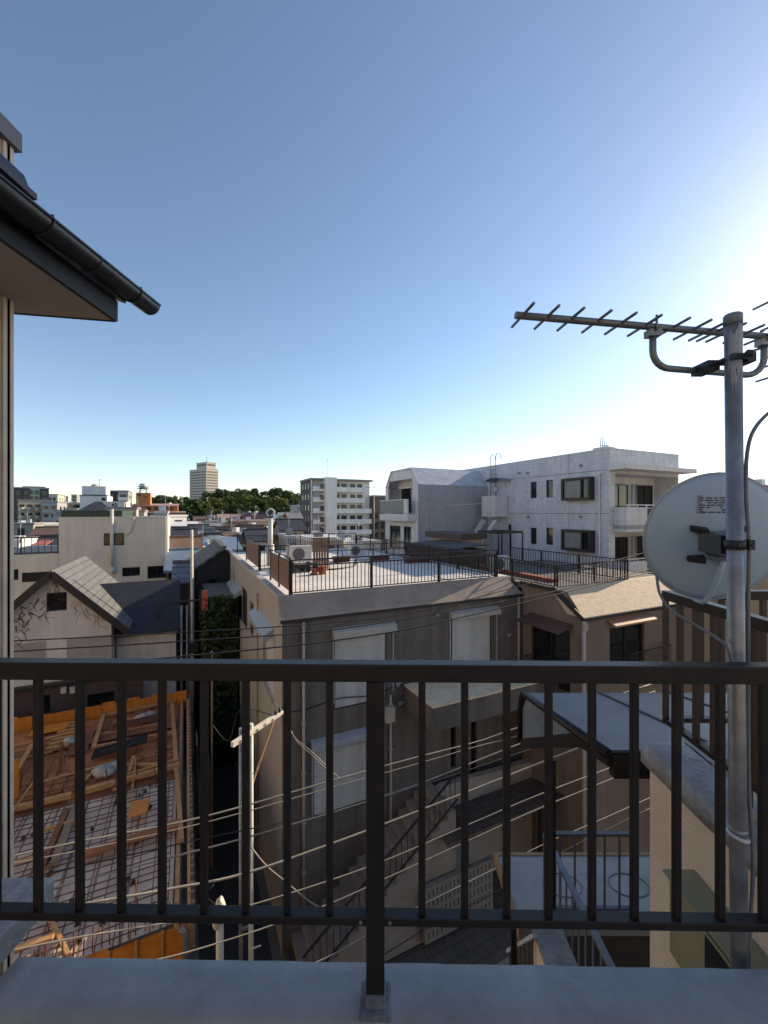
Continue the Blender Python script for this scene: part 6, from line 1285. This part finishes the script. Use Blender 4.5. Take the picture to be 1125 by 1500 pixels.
tower()
# white flats
def white_flats():
    s0, b0, b1, s1 = 107.6, 29.9, 47.7, 118.6
    t = thing('white_flats', 'white seven storey flats with long balconies and a dark brick end wall', 'apartment block', 'G', (38, s0, 0)); zt = FS(500, 704, s0)[1]
    m = MB(); m.poly([(b0, s0, 0), (b0, s1, 0), (b0, s1, zt), (b0, s0, zt)]); m.build('end_wall', M('brick_dark', (.10, .085, .08), .85, .1, .5, tile=(.4, .2, .02, .7, 'wall', .5)), t, recalc=False)
    m = MB(); m.box(b0 + .02, b1, s0 + 1.6, s1, 0, zt); m.box(b0 + .02, FS(457, 0, s0)[0], s0, s0 + 1.59, 0, zt); m.build('wall', W['white'], t)
    ta, tb = FS(474, 0, s0)[0], FS(490, 0, s0)[0]; zs = FS(482, 699, s0 - 2)[1]; m = MB(); m.box(ta, tb, s0 - 2.0, s0 + 3, 0, zs); m.build('stair_tower', W['white'], t)
    m = MB(); m.box(b0 - .2, b1 + .2, s0 - .3, s1 + .2, zt + .003, zt + .45); m.build('roof', R['grey'], t); pe = FS(534, 0, s0)[0]
    for f in range(7):
        z = zt - 2.95 * (f + 1)
        if z < 1: break
        x1 = b1 if f > 1 else pe
        m = MB(); m.box(tb, x1, s0 - .1, s0 + .1, z - .15, z + 1.15); m.box(tb, x1, s0 + .1, s0 + 1.6, z - .2, z); m.build('balcony', W['white'], t)
        m = MB(); [m.box(a, a + 1.5, s0 + 1.5, s0 + 1.59, z + .1, z + 2.2) for a in (tb + .5, tb + 2.6, tb + 5.2, tb + 7.3)]; m.build('balcony_door', MATS['glass'], t)
        m = MB(); m.box(FS(457, 0, s0)[0], ta, s0 - 1.0, s0 - .85, z - .1, z + 1.2); m.box(FS(457, 0, s0)[0], ta, s0 - .85, s0 + 1.6, z - .1, z + .05); m.hexa([(ta - 1.6, s0 - 1.2, z + .2), (ta - .1, s0 - 1.2, z + .2), (ta - .1, s0 - 1.0, z + .2), (ta - 1.6, s0 - 1.0, z + .2)], [(ta - .9, s0 - 1.2, z + 2.0), (ta - .1, s0 - 1.2, z + 2.3), (ta - .1, s0 - 1.0, z + 2.3), (ta - .9, s0 - 1.0, z + 2.0)]); m.build('side_balcony', W['white'], t)
        m = MB(); m.box(ta - 1.3, ta - .3, s0 - 1.26, s0 - 1.205, z + .5, z + 1.9); m.build('stair_window', MATS['glass'], t)
        m = MB(); [m.box(b0 - .06, b0 - .01, s0 + y, s0 + y + .9, z + .6, z + 2.0) for y in (1.5, 4.5, 7.5)]; m.build('end_window', MATS['glass'], t)
    z0 = FS(483, 699, s0)[1]; m = MB(); m.tube([(ta + 1, s0, z0), (ta + 1, s0, z0 + 5)], .06, 5); m.build('aerial', MATS['galv'], t)
white_flats()
flats(546, 566, 728, 118, 'brown', 'brown brick flats between the white flats and the white building', 8, cols=2, bm='grey', balc=False)
t = thing('tv_antenna', 'thin television aerial on a roof beside the white flats', 'antenna', 'C', (-2.5, 60, 0)); Z = 60.0; x = CZ(548, 0, Z)[0]
m = MB(); m.tube([(x, Z, 4), (x, Z, _z(712, Z))], .05, 5); m.build('pole', MATS['galv'], t); m = MB(); m.bar((x - 1.3, Z, _z(714, Z)), (x + .9, Z, _z(713.5, Z)), .06, .06); [m.bar((x - 1.2 + .3 * i, Z - .3, _z(714, Z)), (x - 1.2 + .3 * i, Z + .3, _z(714, Z)), .03, .03) for i in range(7)]; m.bar((x + .85, Z, _z(710, Z)), (x + .85, Z, _z(717, Z)), .05, .05); m.build('rods', MATS['galv'], t)
t = H(1103, 1200, 795, 22, 'beige', 'brown', 'gx', 1.0, 'beige house with a dark window at the right edge beyond the dish', rows=2, cols=3); H(1098, 1180, 716, 45, 'white', 'red', 'flat', 0, 'white block with a red roof edge at the far right beside the mast', rows=3)
# filler roofs deeper in the town, behind the named ones
# ---- wooded hill
m = MB(); rings = 10; vs = [(-95, 275, 11)]
for i in range(1, rings + 1):
    for k in range(48): q = 2 * pi * k / 48; r = i / rings; vs.append((-95 + 105 * r * cos(q), 275 + 42 * r * sin(q), 11 * (cos(pi * r) + 1) / 2 - .05))
m.add(vs, [(0, 1 + k, 1 + (k + 1) % 48) for k in range(48)] + [(1 + (i - 1) * 48 + k, 1 + i * 48 + k, 1 + i * 48 + (k + 1) % 48, 1 + (i - 1) * 48 + (k + 1) % 48) for i in range(1, rings) for k in range(48)], True)
struct('hill', m, M('hill_green', (.045, .055, .025), .95, .3, .1), 'C')
M('bark', (.10, .075, .055), .9, .2, 2)
def leafmat(n, c):
    m = M(n, c, .8, .45, .22, spec=.2); return m
LM = [leafmat('leaf_dark', (.05, .075, .02)), leafmat('leaf_mid', (.08, .10, .026)), leafmat('leaf_olive', (.12, .125, .036))]
tr = random.Random(4)
def make_tree(label, mat, name='broadleaf_tree'):
    """trunk with limbs and a crown of leaf clumps, about 17 m high"""
    t = thing(name, label, 'tree', 'C', (0, 0, 0), 'trees on the wooded hill')
    m = MB(); m.tube([(0, 0, -1), (.1, 0, 4), (0, .2, 9), (.2, 0, 13)], [.45, .38, .25, .1], 8)
    for i in range(6): q = 2 * pi * i / 6 + tr.random(); m.tube([(0, 0, 4 + i * .8), (2 * cos(q), 2 * sin(q), 6.5 + i), (4 * cos(q), 4 * sin(q), 8 + i)], [.2, .14, .05], 6)
    m.build('trunk', MATS['bark'], t)
    m = MB(); cl = []
    for i in range(44):
        h = tr.uniform(2.4, 15.4); rr = 6.0 * sqrt(max(.05, 1 - ((h - 8.2) / 8.2) ** 2)) * sqrt(tr.uniform(.25, 1.0)); q = tr.uniform(0, 2 * pi); cl.append((rr * cos(q) * .9, rr * sin(q) * .9, h, tr.uniform(1.5, 2.5)))
    for cx, cy, cz, r in cl:
        for j in range(int(150 * r / 2)):
            d = Vector((tr.gauss(0, 1), tr.gauss(0, 1), tr.gauss(0, 1))).normalized(); p = Vector((cx, cy, cz)) + Vector((d.x, d.y, d.z * .8)) * r * tr.uniform(.75, 1.08)
            n = (d + Vector((tr.uniform(-.6, .6), tr.uniform(-.6, .6), tr.uniform(-.6, .6)))).normalized(); a = n.orthogonal().normalized(); b = n.cross(a); s = tr.uniform(.28, .58); w_ = tr.uniform(0, 6.28); a, b = a * cos(w_) + b * sin(w_), b * cos(w_) - a * sin(w_)
            m.poly([p - a * s, p - b * s * .6, p + a * s, p + b * s * .6])
    m.build('crown', mat, t, recalc=False); return t
TREES = [make_tree('tree', LM[k % 3]) for k in range(5)]
tl = [(222, 728, 300, 20), (236, 724, 298, 24), (252, 725, 300, 26), (270, 727, 302, 24), (306, 720, 285, 30), (325, 716, 290, 32), (341, 718, 296, 24), (354, 714, 285, 36), (374, 715, 290, 32), (390, 719, 295, 26), (405, 714, 284, 30), (420, 717, 288, 26), (434, 721, 295, 24), (447, 722, 300, 22),
      (262, 736, 240, 26), (283, 730, 235, 38), (299, 733, 240, 26), (316, 727, 250, 34), (335, 726, 255, 34), (360, 725, 248, 36), (381, 729, 244, 32), (396, 727, 256, 26), (413, 728, 252, 30), (429, 730, 258, 26), (245, 738, 250, 22), (348, 738, 225, 26), (372, 740, 222, 24), (308, 741, 220, 26), (328, 742, 222, 24), (394, 742, 226, 24), (421, 742, 230, 24)]
ORD = ['first', 'second', 'third', 'fourth', 'fifth', 'sixth', 'seventh', 'eighth', 'ninth', 'tenth', 'eleventh', 'twelfth', 'thirteenth', 'fourteenth']
used = set()
def treelabel(i):
    if i < 14: return f'tree on the skyline of the wooded hill, {ORD[i]} from the left'
    if i < 25: return f'broad tree in the middle row of the wooded hill, {ORD[sorted(range(14, 25), key=lambda q: tl[q][0]).index(i)]} from the left'
    return f'low tree in the front row of the wooded hill, {ORD[sorted(range(25, len(tl)), key=lambda q: tl[q][0]).index(i)]} from the left'
for i, (px, py, Z, wpx) in enumerate(tl):
    x = (px - 562.5) / FL * Z; zt = _z(py, Z); src = TREES[i % 5]; sc_ = wpx / FL * Z / 13.5; h = 17.0 * sc_ * 1.0
    lab = treelabel(i); base = zt - h; sz = sc_
    if base < 0: sz = (zt + .5) / 17.0; base = 0
    if i < 5: o = src; o.location = (x, Z, base); o.scale = (sc_, sc_, sz); o['label'] = lab; o.rotation_euler[2] = i
    else: dup_thing(src, 'C', (x, Z, base), lab, tr.uniform(0, 6.28), (sc_, sc_, sz))
